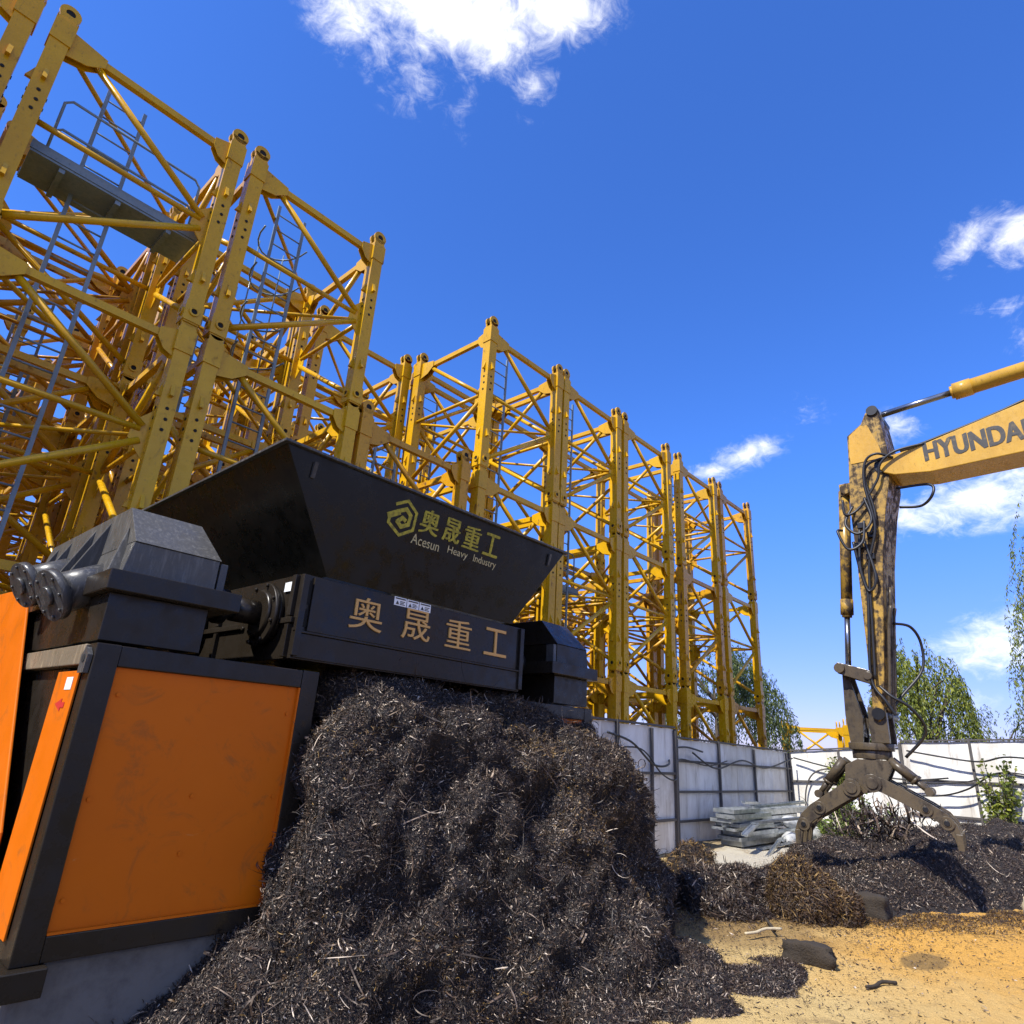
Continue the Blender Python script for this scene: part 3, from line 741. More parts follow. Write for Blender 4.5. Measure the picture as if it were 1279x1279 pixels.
# boom (sides, underside); knee and foot lie outside the picture
boom_pts = [(2.06, 6.16), (2.0, 6.08), (1.86, 6.01), (1.38, 5.945), (.26, 5.975), (-1.6, 6.15), (-2.6, 5.9), (-5.2, 2.0), (-5.5, 1.9), (-5.65, 2.15), (-3.5, 6.7), (-2.6, 7.45), (-1.8, 7.4), (.13, 6.73), (1.56, 6.38), (1.9, 6.34), (2.05, 6.27)]
XBA, XBB = 10.70, 11.32
boom = under(side(boom_pts, XBA, XBB), 'boom', EXC, ex, ex, .012)
b = MB()
for k in range(3): b.text('HYUNDAI', (XBA - .003, 1.43 - .014 * k, 6.118 + .006 * k), Vector((0, -1.6, .045)).normalized(), Vector((0, .02, 1)), (-1, 0, 0), 1.25, .30, .003 + .0008 * k, .004)
under(b, 'lettering', BOOMT, boom, ex)
b = MB()
for i in range(3): b.path([(XBA + .1 + i * .07, 1.75, 6.42), (XBA + .1 + i * .07, 1.3, 6.5 + .01 * i), (XBA + .1 + i * .07, .1, 6.80 + .01 * i), (XBA + .1 + i * .07, -1.6, 7.44)], .024, 8, 5)
under(b, 'steel_pipe', HOSE, boom, ex)
def cyl(p, q, r, rr, split, mats, name, end=True):
    p = Vector(p); q = Vector(q); s = p.lerp(q, split); d = (q - p).normalized(); B = MB()
    B.tube(p, s, r, 20); B.tube(s - d * .22, s + d * .02, r * 1.12, 20)
    B.tube(s + d * .02, s + d * .06, r * .85, 16)
    c = under(B, name, mats[0], ex, ex)
    B = MB().tube(s, q, rr, 16); B.tube(q - Vector((.12, 0, 0)), q + Vector((.12, 0, 0)), rr * 1.9, 16)
    under(B, 'piston_rod', mats[1], c, ex)
    return c
cyl((11.0, -2.2, 7.55), (11.0, 2.04, 7.22), .12, .05, .735, (EXC, CHROME), 'arm_cylinder')
cyl((11.0, 2.68, 6.0), (11.0, 2.93, 3.08), .085, .042, .70, (EXCD, CHROME), 'grab_cylinder')
b = MB().tube((10.86, 2.62, 6.0), (11.14, 2.62, 6.0), .09, 16).box(10.9, 10.95, 2.5, 2.72, 5.9, 6.1).box(11.05, 11.1, 2.5, 2.72, 5.9, 6.1); under(b, 'cylinder_bracket', EXCD, stick, ex)
# linkage
b = MB()
for x in (10.66, 11.29):
    b.prism([(x, 2.99, 3.16), (x, 3.05, 3.08), (x, 2.99, 2.99), (x, 2.62, 2.86), (x, 2.55, 2.90), (x, 2.55, 3.02), (x, 2.62, 3.05)][::-1], (.05, 0, 0))
b.tube((10.62, 2.96, 3.07), (11.38, 2.96, 3.07), .075, 16)
b.tube((10.64, 2.59, 2.95), (11.36, 2.59, 2.95), .06, 16)
under(b, 'link_arm', GRAB, ex, ex, .006)
b = MB()
for x in (10.82, 11.12):
    b.prism([(x, 2.98, 3.02), (x, 2.9, 2.98), (x, 2.76, 2.36), (x, 2.8, 2.02), (x, 2.97, 2.02), (x, 3.0, 2.4)], (.06, 0, 0))
b.box(10.881, 11.119, 2.8, 2.95, 2.1, 2.42)
under(b, 'push_link', GRAB, ex, ex, .006)
# hoses
HS = [[(10.72, 1.9, 6.35), (10.66, 2.2, 6.25), (10.66, 2.27, 6.0), (10.68, 2.2, 5.4), (10.67, 2.3, 5.1)],
      [(10.70, 1.85, 6.3), (10.60, 2.05, 6.38), (10.6, 2.22, 6.28), (10.62, 2.28, 5.9), (10.65, 2.22, 5.2), (10.68, 2.38, 4.6), (10.7, 2.45, 3.7), (10.68, 2.5, 2.9)],
      [(10.70, 1.4, 6.42), (10.62, 1.8, 6.36), (10.62, 2.02, 6.2), (10.65, 2.1, 5.95), (10.66, 2.4, 5.55), (10.6, 2.6, 5.45), (10.6, 2.62, 5.7)],
      [(10.9, 1.9, 5.85), (10.85, 1.45, 5.8), (10.8, 1.42, 5.62), (10.9, 1.6, 5.5), (10.95, 1.9, 5.55)],
      [(11.0, 2.22, 3.75), (11.2, 2.05, 3.72), (11.4, 1.98, 3.5), (11.4, 2.02, 3.1), (11.2, 2.3, 2.7), (11.0, 2.55, 2.3), (10.95, 2.6, 2.0)],
      [(10.68, 2.5, 5.6), (10.6, 2.62, 5.3), (10.58, 2.45, 5.1), (10.62, 2.25, 5.3), (10.66, 2.32, 5.7)],
      [(10.68, 2.45, 5.2), (10.66, 2.5, 4.6), (10.68, 2.45, 4.2), (10.68, 2.5, 3.6), (10.68, 2.55, 2.9), (10.66, 2.4, 2.6), (10.7, 2.3, 2.4)],
      [(10.67, 2.4, 5.0), (10.64, 2.3, 4.4), (10.66, 2.42, 4.2), (10.66, 2.5, 4.5), (10.64, 2.55, 5.0)],
      [(10.66, 2.45, 2.8), (10.62, 2.3, 2.65), (10.7, 2.1, 2.5), (10.9, 2.0, 2.2), (10.95, 2.3, 1.85)],
      [(10.6, 2.68, 5.2), (10.5, 2.72, 5.15), (10.5, 2.6, 4.85), (10.55, 2.4, 4.95), (10.6, 2.35, 5.3)]]
for h in HS: under(MB().path(h, .021, 8, 7), 'hose', HOSE, ex, ex)
for y, z in ((2.3, 5.1), (2.42, 5.27), (2.35, 4.75), (2.5, 4.95)): under(MB().box(10.69, 10.749, y - .06, y + .06, z - .05, z + .05), 'valve_block', DARK, ex, ex, .01)
# grab
hub = Vector((11.0, 2.74, 0))
rt = Vector((.665, -.745, 0)); fw = Vector((.745, .665, 0))
b = MB()
b.tube((11, 2.74, 1.92), (11, 2.74, 2.02), .30, 28).tube((11, 2.74, 1.80), (11, 2.74, 1.919), .26, 28).tube((11, 2.74, 1.52), (11, 2.74, 1.80), .17, 24)
b.box(10.78, 10.86, 2.44, 2.68, 2.021, 2.52).box(11.14, 11.22, 2.44, 2.68, 2.021, 2.52)
gq = lambda r_, z_, o_: hub + (rt * math.cos(R(-35)) + fw * math.sin(R(-35))) * r_ + Vector((-(rt * math.cos(R(-35)) + fw * math.sin(R(-35))).y, (rt * math.cos(R(-35)) + fw * math.sin(R(-35))).x, 0)) * o_ + Vector((0, 0, z_))
for o_ in (-.24, .16):
    b.prism([gq(r_, z_, o_) for r_, z_ in [(-.16, 1.8), (.20, 1.8), (.26, 1.70), (.14, 1.44), (-.02, 1.36), (-.25, 1.30), (-.38, 1.40), (-.34, 1.70)]], (gq(0, 0, .08) - gq(0, 0, 0)))
b.hexa([gq(-.3, 1.4, -.159), gq(.05, 1.4, -.159), gq(.05, 1.4, .159), gq(-.3, 1.4, .159), gq(-.3, 1.6, -.159), gq(.05, 1.6, -.159), gq(.05, 1.6, .159), gq(-.3, 1.6, .159)])
grab = under(b, 'grab', GRAB, ex, ex, .008)
AZ = R(-35); gd = rt * math.cos(AZ) + fw * math.sin(AZ); gt = Vector((-gd.y, gd.x, 0))
def GP(r, z, o): return hub + gd * r + gt * o + Vector((0, 0, z))
def jaw(top, bot, hinge, pins, ram):
    """one jaw: three curved plates side by side, joined by cross bars, with hinge, pins and a ram above"""
    B = MB(); poly = top + bot
    for o in (-.33, 0, .33):
        B.prism([GP(r, z, o - .04) for r, z in poly], gt * .08)
        tip, heel = top[-1], bot[0]
        B.bar(GP((tip[0] + heel[0]) / 2, tip[1] + .16, o), GP((tip[0] + heel[0]) / 2, tip[1] - .03, o), .07, .11, gt)
    for (r, z) in pins:
        B.tube(GP(r, z, -.40), GP(r, z, .40), .05, 14)
        B.ring(GP(r, z, -.371), -gt, .05, .085, .02, 16)
        B.mat(1).tube(GP(r, z, -.401), GP(r, z, -.41), .035, 12).mat(0)
    r, z = hinge; B.tube(GP(r, z, -.42), GP(r, z, .42), .075, 18); B.ring(GP(r, z, -.371), -gt, .075, .12, .03, 18)
    for a, b_ in ((top[1], top[2]),):
        p, q = Vector((a[0], a[1] - .06)), Vector((b_[0], b_[1] - .06))
        B.hexa([GP(p.x, p.y - .03, -.29), GP(p.x, p.y - .03, .29), GP(q.x, q.y - .03, .29), GP(q.x, q.y - .03, -.29), GP(p.x, p.y, -.29), GP(p.x, p.y, .29), GP(q.x, q.y, .29), GP(q.x, q.y, -.29)])
    jw = under(B, 'jaw', [GRAB, DARK], grab, ex, .004)
    for o in (-.17, .17):
        B = MB(); p = GP(*ram[0], o); q = GP(*ram[1], o); m_ = p.lerp(q, .62); dd = (q - p).normalized()
        B.tube(p, m_, .062, 16); B.tube(m_, m_ + dd * .035, .072, 16); B.tube(m_, q, .036, 12); B.tube(q - gt * .09, q + gt * .09, .055, 12)
        under(B, 'ram', GRAB, jw, ex)
jaw([(-.02, 1.59), (.15, 1.55), (.66, 1.28), (.84, 1.17), (.93, 1.05), (.965, .92), (.97, .78)], [(.90, .77), (.88, .88), (.82, .99), (.66, 1.10), (.1, 1.37), (-.10, 1.41)], (0, 1.48), [(.60, 1.205), (.82, 1.06)], [(.22, 1.80), (.66, 1.42)])
jaw([(-.22, 1.53), (-.31, 1.50), (-.84, 1.13), (-.97, 1.00), (-1.04, .88), (-1.08, .76), (-1.08, .62)], [(-1.0, .62), (-.98, .73), (-.92, .83), (-.80, .93), (-.24, 1.29), (-.14, 1.38)], (-.27, 1.40), [(-.72, 1.10), (-.95, .86)], [(-.36, 1.78), (-.74, 1.28)])
# upper body, cab and tracks (beyond the right edge of the picture)
b = MB().box(9.75, 12.35, -9.6, -4.9, 1.15, 1.45).box(9.8, 12.3, -9.6, -7.4, 1.451, 2.75); under(b, 'upper_body', EXC, ex, ex, .06)
b = MB().box(9.8, 10.6, -7.2, -5.2, 1.451, 3.1); cab = under(b, 'cab', EXC, ex, ex, .06)
m = M('cab_glass', .08); m.col((.02, .025, .03)); GLASS = m.m
b = MB().box(9.79, 9.797, -7.0, -5.4, 2.0, 2.95).box(9.9, 10.5, -5.197, -5.19, 1.8, 2.95); under(b, 'window', GLASS, cab, ex)
for x in (9.65, 11.75):
    pts = [(-9.2, .5), (-9.1, .2), (-8.8, .0), (-4.9, .0), (-4.6, .2), (-4.5, .5), (-4.6, .8), (-4.9, .95), (-8.8, .95), (-9.1, .8)]
    under(MB().prism([(x, y, z) for y, z in pts], (.6, 0, 0)), 'track', DARK, ex, ex, .03)
under(MB().tube((11, -6.9, .5), (11, -6.9, 1.149), .7, 28).box(10.26, 11.74, -7.6, -6.2, .35, .7), 'undercarriage', DARK, ex, ex)
boom2 = MB()
for x in (10.45, 11.45): boom2.tube((x, -4.9, 1.6), (x, -3.4, 4.4), .11, 16).tube((x, -3.4, 4.4), (x, -2.6, 6.0), .06, 12)
under(boom2, 'lift_cylinder', EXC, ex, ex)

# ------------------------------------------------------------------ fences
def fence(p, q, h0, h1, posts, rails, label, name='fence', sag=.0):
    p = Vector((*p, 0)); q = Vector((*q, 0)); d = (q - p); L = d.length; d.normalize(); n = Vector((d.y, -d.x, 0))   # n: side that faces the camera
    f = thing(name, label, 'fence', p)
    T = [0.0] + [t / L for t in posts if 0 < t < L] + [1.0]
    loc = lambda v: v - p
    hh = lambda t: h0 + (h1 - h0) * t
    for a, b_ in zip(T[:-1], T[1:]):
        P = p.lerp(q, a); Q = p.lerp(q, b_); B = MB(); k = max(2, int((Q - P).length / .2)); V = []; F = []
        for i in range(k + 1):
            t = i / k; c = P.lerp(Q, t); off = n * (random.uniform(-.008, .008)); tt = a + (b_ - a) * t
            dz = random.uniform(-.012, .012)
            V += [loc(c + off), loc(c + off + Vector((0, 0, hh(tt) * .5))) + n * random.uniform(-.012, .012), loc(c + off + Vector((0, 0, hh(tt) + dz)))]
        V2 = [v - n * .03 for v in V]; m_ = len(V)
        for i in range(k):
            for j in (0, 1): F.append((i * 3 + j, (i + 1) * 3 + j, (i + 1) * 3 + j + 1, i * 3 + j + 1)); F.append((m_ + i * 3 + j + 1, m_ + (i + 1) * 3 + j + 1, m_ + (i + 1) * 3 + j, m_ + i * 3 + j))
            F.append((i * 3 + 2, (i + 1) * 3 + 2, m_ + (i + 1) * 3 + 2, m_ + i * 3 + 2))
        for e in (0, k):
            F.append((e * 3, e * 3 + 1, m_ + e * 3 + 1, m_ + e * 3)); F.append((e * 3 + 1, e * 3 + 2, m_ + e * 3 + 2, m_ + e * 3 + 1))
        B.add(V + V2, F); B.build("panel", FENCE, f)
    for t in [0.0] + [t / L for t in posts] + [1.0]:
        c = p.lerp(q, min(t, 1)); lean = d * random.uniform(-.02, .02)
        MB().bar(loc(c + n * .045), loc(c + n * .045 + lean + Vector((0, 0, hh(t) + random.uniform(-.05, .06)))), .05, .05, n).build('post', FRAME, f)
    for z in rails:
        for a, b_ in zip(T[:-1], T[1:]):
            P = p.lerp(q, a) + d * .03; Q = p.lerp(q, b_) - d * .03
            za = z * hh(a) / h0; zb = z * hh(b_) / h0
            MB().bar(loc(P + n * .04 + Vector((0, 0, za))), loc(Q + n * .04 + Vector((0, 0, zb))), .035, .045, (0, 0, 1)).build('rail', FRAME, f)
    MB().bar(loc(p + Vector((0, 0, h0 + .03))) + n * .01, loc(q + Vector((0, 0, h1 + .03))) + n * .01, .09, .035, (0, 0, 1)).build('top_rail', FRAME, f)
    return f
fence((7.2, 6.5), (12.0, 6.5), 2.16, 2.16, [1.2, 2.75, 3.9], [.55, 1.35], 'tallest white steel fence length in shade, right beside the scrap pile')
fence((12.0, 6.5), (12.0, 6.99), 2.1, 2.08, [], [.55, 1.35], 'narrow return of the white fence where its height steps down')
fence((12.06, 6.99), (19.45, 6.99), 2.02, 1.93, [.9, 2.9, 4.9, 7.1], [.42, .98, 1.58], 'long grey shaded fence length behind the stacked zinc sheets')
fence((19.45, 6.95), (19.4, 4.2), 1.95, 2.2, [1.3], [.5, 1.2], 'sunlit white fence length behind the grab, left of the willow')
fence((19.4, 4.15), (18.4, -4.5), 2.32, 2.75, [1.5, 4.2, 6.5], [.7, 1.45], 'bright white fence length with cable shadows at the right edge')
# cables along the fences
CB = [('black cable sagging along the tall shaded fence', [(9.6, 6.42, 1.98), (10.3, 6.38, 1.85), (11.0, 6.36, 1.5), (11.6, 6.38, 1.52), (12.3, 6.8, 1.75), (13.2, 6.88, 1.85), (14.0, 6.88, 1.78)]),
      ('thinner black cable looping low on the tall shaded fence', [(9.5, 6.4, 1.72), (10.6, 6.38, 1.75), (11.3, 6.37, 1.35), (11.9, 6.4, 1.25), (12.9, 6.86, 1.6), (14.2, 6.87, 1.5), (15.2, 6.87, 1.62)]),
      ('black cable strung along the long grey fence top', [(13.5, 6.86, 1.75), (14.6, 6.86, 1.45), (16.0, 6.85, 1.65), (17.4, 6.85, 1.5), (19.2, 6.8, 1.78)]),
      ('dark cable crossing the sunlit fence behind the grab', [(19.3, 6.8, 1.8), (19.25, 5.9, 1.62), (19.25, 5.0, 1.5), (19.25, 4.0, 1.45), (19.2, 3.2, 1.55)]),
      ('pale pipe curving down the sunlit fence beside the corner', [(19.33, 6.6, .1), (19.33, 6.55, 1.0), (19.3, 6.2, 1.5), (19.3, 5.3, 1.62), (19.3, 4.6, 1.7)]),
      ('thick black cable rising across the right-hand fence', [(19.2, 4.2, 1.1), (19.1, 3.4, 1.15), (18.95, 2.8, 1.35), (18.8, 2.2, 1.72), (18.7, 1.6, 1.68), (18.5, .2, 1.55), (18.4, -2, 1.6)]),
      ('thin black cable along the middle of the right-hand fence', [(19.25, 4.2, 1.35), (19.0, 2.9, 1.48), (18.8, 2.0, 1.75), (18.65, 1.0, 1.6), (18.5, -.5, 1.45)]),
      ('uppermost black cable on the right-hand fence', [(19.2, 4.0, 2.12), (18.98, 2.6, 1.95), (18.8, 1.9, 2.08), (18.6, .6, 2.0), (18.3, -2, 2.05)])]
for lb, pts in CB: tag(MB().path(pts, .014 if 'thin' in lb else .02, 7, 8).build('cable', HOSE if 'pale' not in lb else FRAME), lb, 'cable', 'cables hung along the fences')

# ------------------------------------------------------------------ stacked sheets by the fence
SH = [(13.9, 17.9, 6.05, 6.5, .02, .12), (13.75, 16.9, 6.0, 6.5, .13, .2), (13.9, 15.6, 5.95, 6.45, .215, .30), (13.6, 16.8, 6.05, 6.55, .315, .37), (13.7, 15.5, 6.0, 6.5, .385, .45), (13.55, 17.2, 6.1, 6.55, .46, .53), (13.5, 15.4, 6.0, 6.4, .545, .62), (14.9, 18.3, 6.15, 6.6, .545, .66), (13.6, 14.9, 6.05, 6.5, .635, .71)]
for i, (x0, x1, y0, y1, z0, z1) in enumerate(SH):
    b = MB(); n = 3
    b.box(x0, x1, y0, y1, z0, z0 + .012)
    for yy in (y0, y1 - .012): b.box(x0, x1, yy, yy + .012, z0 + .0125, z1)
    for k in range(6): xx = x0 + (x1 - x0) * k / 5; b.box(xx - (.012 if k else 0), xx + (.012 if k < 5 else 0), y0 + .0125, y1 - .0125, z0 + .0125, z1 - .002)
    o = b.build('formwork_panel', ZINC); o.rotation_euler = (0, 0, 0)
    tag(o, f'ribbed zinc formwork panel, {ORD[i]} from the ground in the pile against the fence', 'panel', 'zinc panels piled by the fence')
for i, (x, y, r, L, lb) in enumerate([(15.6, 5.72, .11, .9, 'small grey wrapped bundle lying before the zinc panels'), (16.7, 5.6, .15, 1.0, 'rumpled grey wrapped bundle lying beside the grab tip'), (16.5, 5.85, .12, 1.1, 'pale wrapped bundle leaning on top of the other bundles')]):
    n, mm = 26, 16; V = []
    for a in range(n + 1):
        t = a / n; rr = r * (1 - abs(2 * t - 1) ** 5) + .01
        for k in range(mm):
            th_ = 2 * math.pi * k / mm; V.append((L * (t - .5), rr * math.cos(th_) * 1.25, rr * math.sin(th_)))
    V = np.array(V); V += .035 * np.stack([fbm(V + i, 6, 3, 1), fbm(V + i, 6, 3, 4), fbm(V + i, 6, 3, 7)], 1)
    a, k = np.meshgrid(np.arange(n), np.arange(mm), indexing='ij'); F = np.stack([a * mm + k, (a + 1) * mm + k, (a + 1) * mm + (k + 1) % mm, a * mm + (k + 1) % mm], -1).reshape(-1, 4)
    o = raw_mesh('wrapped_bundle', V, F[:, ::-1], TARP, True); o.location = (x, y, r + (.0 if i != 2 else .24)); o.rotation_euler = (.1 * i, .12 if i == 2 else 0, .3 - .3 * i)
    tag(o, lb, 'bundle', 'wrapped bundles by the fence')

WHERE = ['lying askew on top of the zinc pile', 'sticking out left from the zinc pile', 'leaning on the front of the zinc pile', 'lying flat before the zinc pile', 'crossing the top of the zinc pile', 'resting low against the zinc pile', 'poking out right towards the grab', 'half under the wrapped bundles']
for i in range(8):
    q = np.random.default_rng(40 + i); L = q.uniform(1.0, 2.6); w = q.uniform(.06, .14)
    b = MB().box(-L / 2, L / 2, -w / 2, w / 2, 0, .012).box(-L / 2, L / 2, -w / 2, -w / 2 + .01, .0125, .05).box(-L / 2, L / 2, w / 2 - .01, w / 2, .0125, .05)
    o = b.build('zinc_strip', ZINC); zz = [.72, .40, .25, .02, .77, .12, .45, .05][i]
    o.location = (q.uniform(14.0, 16.6), [6.2, 5.95, 5.85, 5.5, 6.3, 5.75, 5.9, 5.62][i], zz); o.rotation_euler = (q.normal(0, .15), q.normal(0, .05), q.normal(0, .22))
    tag(o, f'narrow zinc channel strip {WHERE[i]}', 'metal strip', 'loose strips around the zinc panels')

# ------------------------------------------------------------------ steel turnings
def ribbons(P, N, length, width, seg, curl, lift, name, mat, flat=.35, parent=None):
    """curled metal shavings: P points, N surface normals, merged as one mesh"""
    n = len(P); L = length * np.exp(rng.normal(0, .45, n)); Wd = width * np.exp(rng.normal(0, .35, n))
    a = rng.normal(size=(n, 3)); a -= N * (np.sum(a * N, 1, keepdims=True)) * (1 - flat); a /= np.linalg.norm(a, axis=1, keepdims=True)     # heading
    b = np.cross(a, N + .35 * rng.normal(size=(n, 3))); b /= np.linalg.norm(b, axis=1, keepdims=True) + 1e-9                                    # ribbon width
    c = np.cross(b, a)
    th = curl * np.abs(rng.normal(0, 1, n)) + .15; th *= np.sign(rng.uniform(-1, .55, n)); r = L / np.abs(th)
    pit = rng.normal(0, .35, n) * Wd * 4
    V = np.zeros((n, seg + 1, 2, 3)); base = P + N * (rng.uniform(-.3, 1, n) * lift)[:, None]
    for s in range(seg + 1):
        q = s / seg; ang = (q - .5) * th
        pos = base + a * (r * np.sin(np.abs(ang)) * np.sign(q - .5))[:, None] + c * (r * (np.cos(ang) - 1) * np.sign(th))[:, None] + b * (pit * (q - .5))[:, None]
        tw = (q - .5) * rng.normal(0, 1.0, n) * 1.2; wv = b * np.cos(tw)[:, None] + c * np.sin(tw)[:, None]
        hw = (Wd * .5 * (1 - .75 * abs(2 * q - 1) ** 3))[:, None]
        V[:, s, 0] = pos - wv * hw; V[:, s, 1] = pos + wv * hw
    i = np.arange(n)[:, None] * (seg + 1) * 2 + np.arange(seg)[None] * 2
    F = np.stack([i, i + 1, i + 3, i + 2], -1).reshape(-1, 4)
    return raw_mesh(name, V.reshape(-1, 3), F, mat, False, parent)
def sample(V, F, n, keep=None):
    A_ = V[F[:, 0]]; B_ = V[F[:, 1]]; C_ = V[F[:, 2]]; D_ = V[F[:, 3]]
    nr = np.cross(C_ - A_, D_ - B_); ar = np.linalg.norm(nr, axis=1); nr = nr / (ar[:, None] + 1e-12)
    w = ar.copy()
    if keep is not None: w *= keep((A_ + C_) / 2, nr)
    k = rng.choice(len(F), n, p=w / w.sum()); u, v = rng.uniform(size=(2, n, 1))
    p = (A_[k] * (1 - u) + B_[k] * u) * (1 - v) + (D_[k] * (1 - u) + C_[k] * u) * v
    return p, nr[k]
def grid_faces(nx, ny):
    i, j = np.meshgrid(np.arange(nx - 1), np.arange(ny - 1), indexing='ij'); a = (i * ny + j).ravel()
    return np.stack([a, a + ny, a + ny + 1, a + 1], 1)
def normals(V, nx, ny):
    g = V.reshape(nx, ny, 3); n = np.cross(np.gradient(g, axis=0), np.gradient(g, axis=1)); n /= np.linalg.norm(n, axis=2, keepdims=True) + 1e-9
    return n.reshape(-1, 3)
# the big pile: for every station along X a profile from its foot (s=0) up to its crest under the chamber (s=1) and back in
stx = np.array([1.55, 1.85, 2.15, 2.40, 2.62, 2.9, 3.3, 3.8, 4.3, 4.9, 5.4, 5.9, 6.3, 6.65, 6.9, 7.15, 7.4])
foot = np.array([4.1, 3.85, 3.70, 3.60, 3.50, 3.40, 3.28, 3.17, 3.0, 2.86, 3.02, 3.26, 3.47, 3.68, 3.82, 4.0, 4.2])
crest = np.array([4.25, 4.25, 4.25, 4.30, 4.52, 4.44, 4.36, 4.34, 4.34, 4.30, 4.18, 4.1, 4.1, 4.2, 4.25, 4.3, 4.4])
ztop = np.array([-.05, .16, .36, .62, 2.10, 2.17, 2.18, 2.20, 2.17, 2.10, 1.97, 1.82, 1.62, 1.36, 1.02, .5, -.05])
nx, ns = 300, 150
xs = np.linspace(1.55, 7.4, nx); fy = np.interp(xs, stx, foot); cy = np.interp(xs, stx, crest); zt = np.interp(xs, stx, ztop)
s = np.linspace(0, 1.35, ns)
V = np.zeros((nx, ns, 3))
prof_s = np.array([0, .12, .26, .40, .52, .66, .82, 1.0, 1.35]); prof_z = np.array([0, .18, .42, .63, .78, .89, .96, 1.0, 1.0])
for i in range(nx):
    y = fy[i] + (cy[i] - fy[i]) * np.minimum(s, 1) + np.maximum(s - 1, 0) * 2.2
    V[i, :, 0] = xs[i]; V[i, :, 1] = y; V[i, :, 2] = zt[i] * np.interp(s, prof_s, prof_z)
V[:, 0, 2] -= .06
V = V.reshape(-1, 3); nm = normals(V, nx, ns); nm[nm[:, 2] < 0] *= -1
amp = np.clip(V[:, 2] / .35, 0, 1)
disp = (.17 * vnoise(V, 1.7, 2) + .13 * vnoise(V, 3.6, 5) + .07 * vnoise(V, 8, 9) + .03 * vnoise(V, 19, 4)) * (.25 + .75 * amp)
# no bulging into the frame's front
disp = np.where(V[:, 0] < 2.9, np.minimum(disp, .03), disp)
disp = np.where((V[:, 2] > 1.9), np.minimum(disp, .0), disp)
V = V + nm * disp[:, None]
F = grid_faces(nx, ns)
pile = raw_mesh('scrap_pile', V, F, CORE, True)
tag(pile, 'towering tangled heap of dark steel turnings spilling out under the shredder', 'scrap pile', kind='stuff')
keep = lambda c, n_: (c[:, 1] < 4.75) * np.where(c[:, 2] > -.02, 1, 0.05)
P, N = sample(V, F, 270000, keep); N = np.where(N[:, 2:3] < -.2, -N, N)
ribbons(P, N, .023, .0042, 3, 2.6, .022, 'turnings', SCRAP, .35, pile)
P, N = sample(V, F, 9000, keep); N = np.where(N[:, 2:3] < -.2, -N, N)
ribbons(P, N, .11, .0042, 8, 4.5, .035, 'long_turnings', SCRAP, .5, pile)
P, N = sample(V, F, 22000, lambda c, n_: keep(c, n_) * np.clip(.25 + 1.6 * fbm(c, 1.4, 3, 21), .02, 2)); N = np.where(N[:, 2:3] < -.2, -N, N)
ribbons(P, N, .035, .005, 4, 3.0, .03, 'rusty_turnings', RUSTS, .45, pile)
P, N = sample(V, F, 1300, keep); N = np.where(N[:, 2:3] < -.2, -N, N)
ribbons(P, N, .26, .007, 14, 9.0, .05, 'coiled_turnings', SCRAP, .6, pile)

def apron(pts, n, seed):
    for cx, cy, rx, ry, h in pts:
        k = 40; u, v = np.meshgrid(np.linspace(0, 1, k), np.linspace(0, 2 * math.pi, k), indexing='ij'); rr = u
        V = np.stack([cx + rx * rr * np.cos(v), cy + ry * rr * np.sin(v), h * (1 - rr ** 1.5) - .03], -1).reshape(-1, 3)
        nz = fbm(V, 3.2, 3, seed); V[:, 2] += .4 * h * nz; V[:, :2] += (.22 * nz)[:, None] * (V[:, :2] - (cx, cy))
        F = grid_faces(k, k); raw_mesh('spill', V, F, CORE, True, pile)
        P, N = sample(V, F, int(n * rx * ry)); N = np.where(N[:, 2:3] < 0, -N, N)
        ribbons(P, N, .034, .005, 3, 2.0, .02, 'turnings', SCRAP, .35, pile)
apron([(5.2, 2.85, .95, .45, .15), (6.0, 2.68, .75, .42, .07), (4.5, 2.95, .7, .3, .14), (5.9, 3.1, .6, .4, .2)], 42000, 4)
# the low heap under the grab
def heap(x0, x1, y0, y1, fn, step, name):
    ax = np.arange(x0, x1, step); ay = np.arange(y0, y1, step); X, Y = np.meshgrid(ax, ay, indexing='ij')
    V = np.stack([X.ravel(), Y.ravel(), np.zeros(X.size)], 1); V[:, 2] = fn(V); return V, grid_faces(len(ax), len(ay))
def lowheap(V):
    x, y = V[:, 0], V[:, 1]
    fx = np.array([7.2, 8.0, 8.6, 9.2, 10.0, 11.0, 12.5, 14.0, 16.0, 19.0])
    fr = np.interp(x, fx, [4.9, 4.15, 3.6, 3.1, 2.45, 1.9, 1.15, .4, -.8, -3.0])      # near edge
    bk = np.interp(x, fx, [5.3, 5.3, 5.1, 5.0, 4.7, 4.6, 4.9, 5.0, 4.6, 3.5])        # far edge
    t = np.clip((y - fr) / .8, 0, 1) * np.clip((bk - y) / .8, 0, 1); t = t * t * (3 - 2 * t)
    h = np.interp(x, fx, [.05, .22, .30, .34, .42, .56, .58, .55, .6, .6])
    return t * h * .8 * (1 + .45 * vnoise(V, .9, 3) + .3 * vnoise(V, 2.3, 6)) + .05 * vnoise(V, 6, 2) * t - .07 * (t < .02) - .012
V, F = heap(7.0, 19.0, -4.5, 5.6, lowheap, .08, 'x')
low = raw_mesh('scrap_heap', V, F, CORE, True)
tag(low, 'low spread of dark steel turnings on the ground under the open grab', 'scrap heap', kind='stuff')
P, N = sample(V, F, 150000, lambda c, n_: (c[:, 2] > .0) * 1.0 / (1 + .02 * (c[:, 0] - 7) ** 2))
ribbons(P, N, .042, .0068, 3, 2.4, .035, 'turnings', SCRAP, .35, low)
P, N = sample(V, F, 4500, lambda c, n_: (c[:, 2] > .02) * 1.0)
ribbons(P, N, .16, .008, 8, 4.5, .06, 'long_turnings', SCRAP, .5, low)
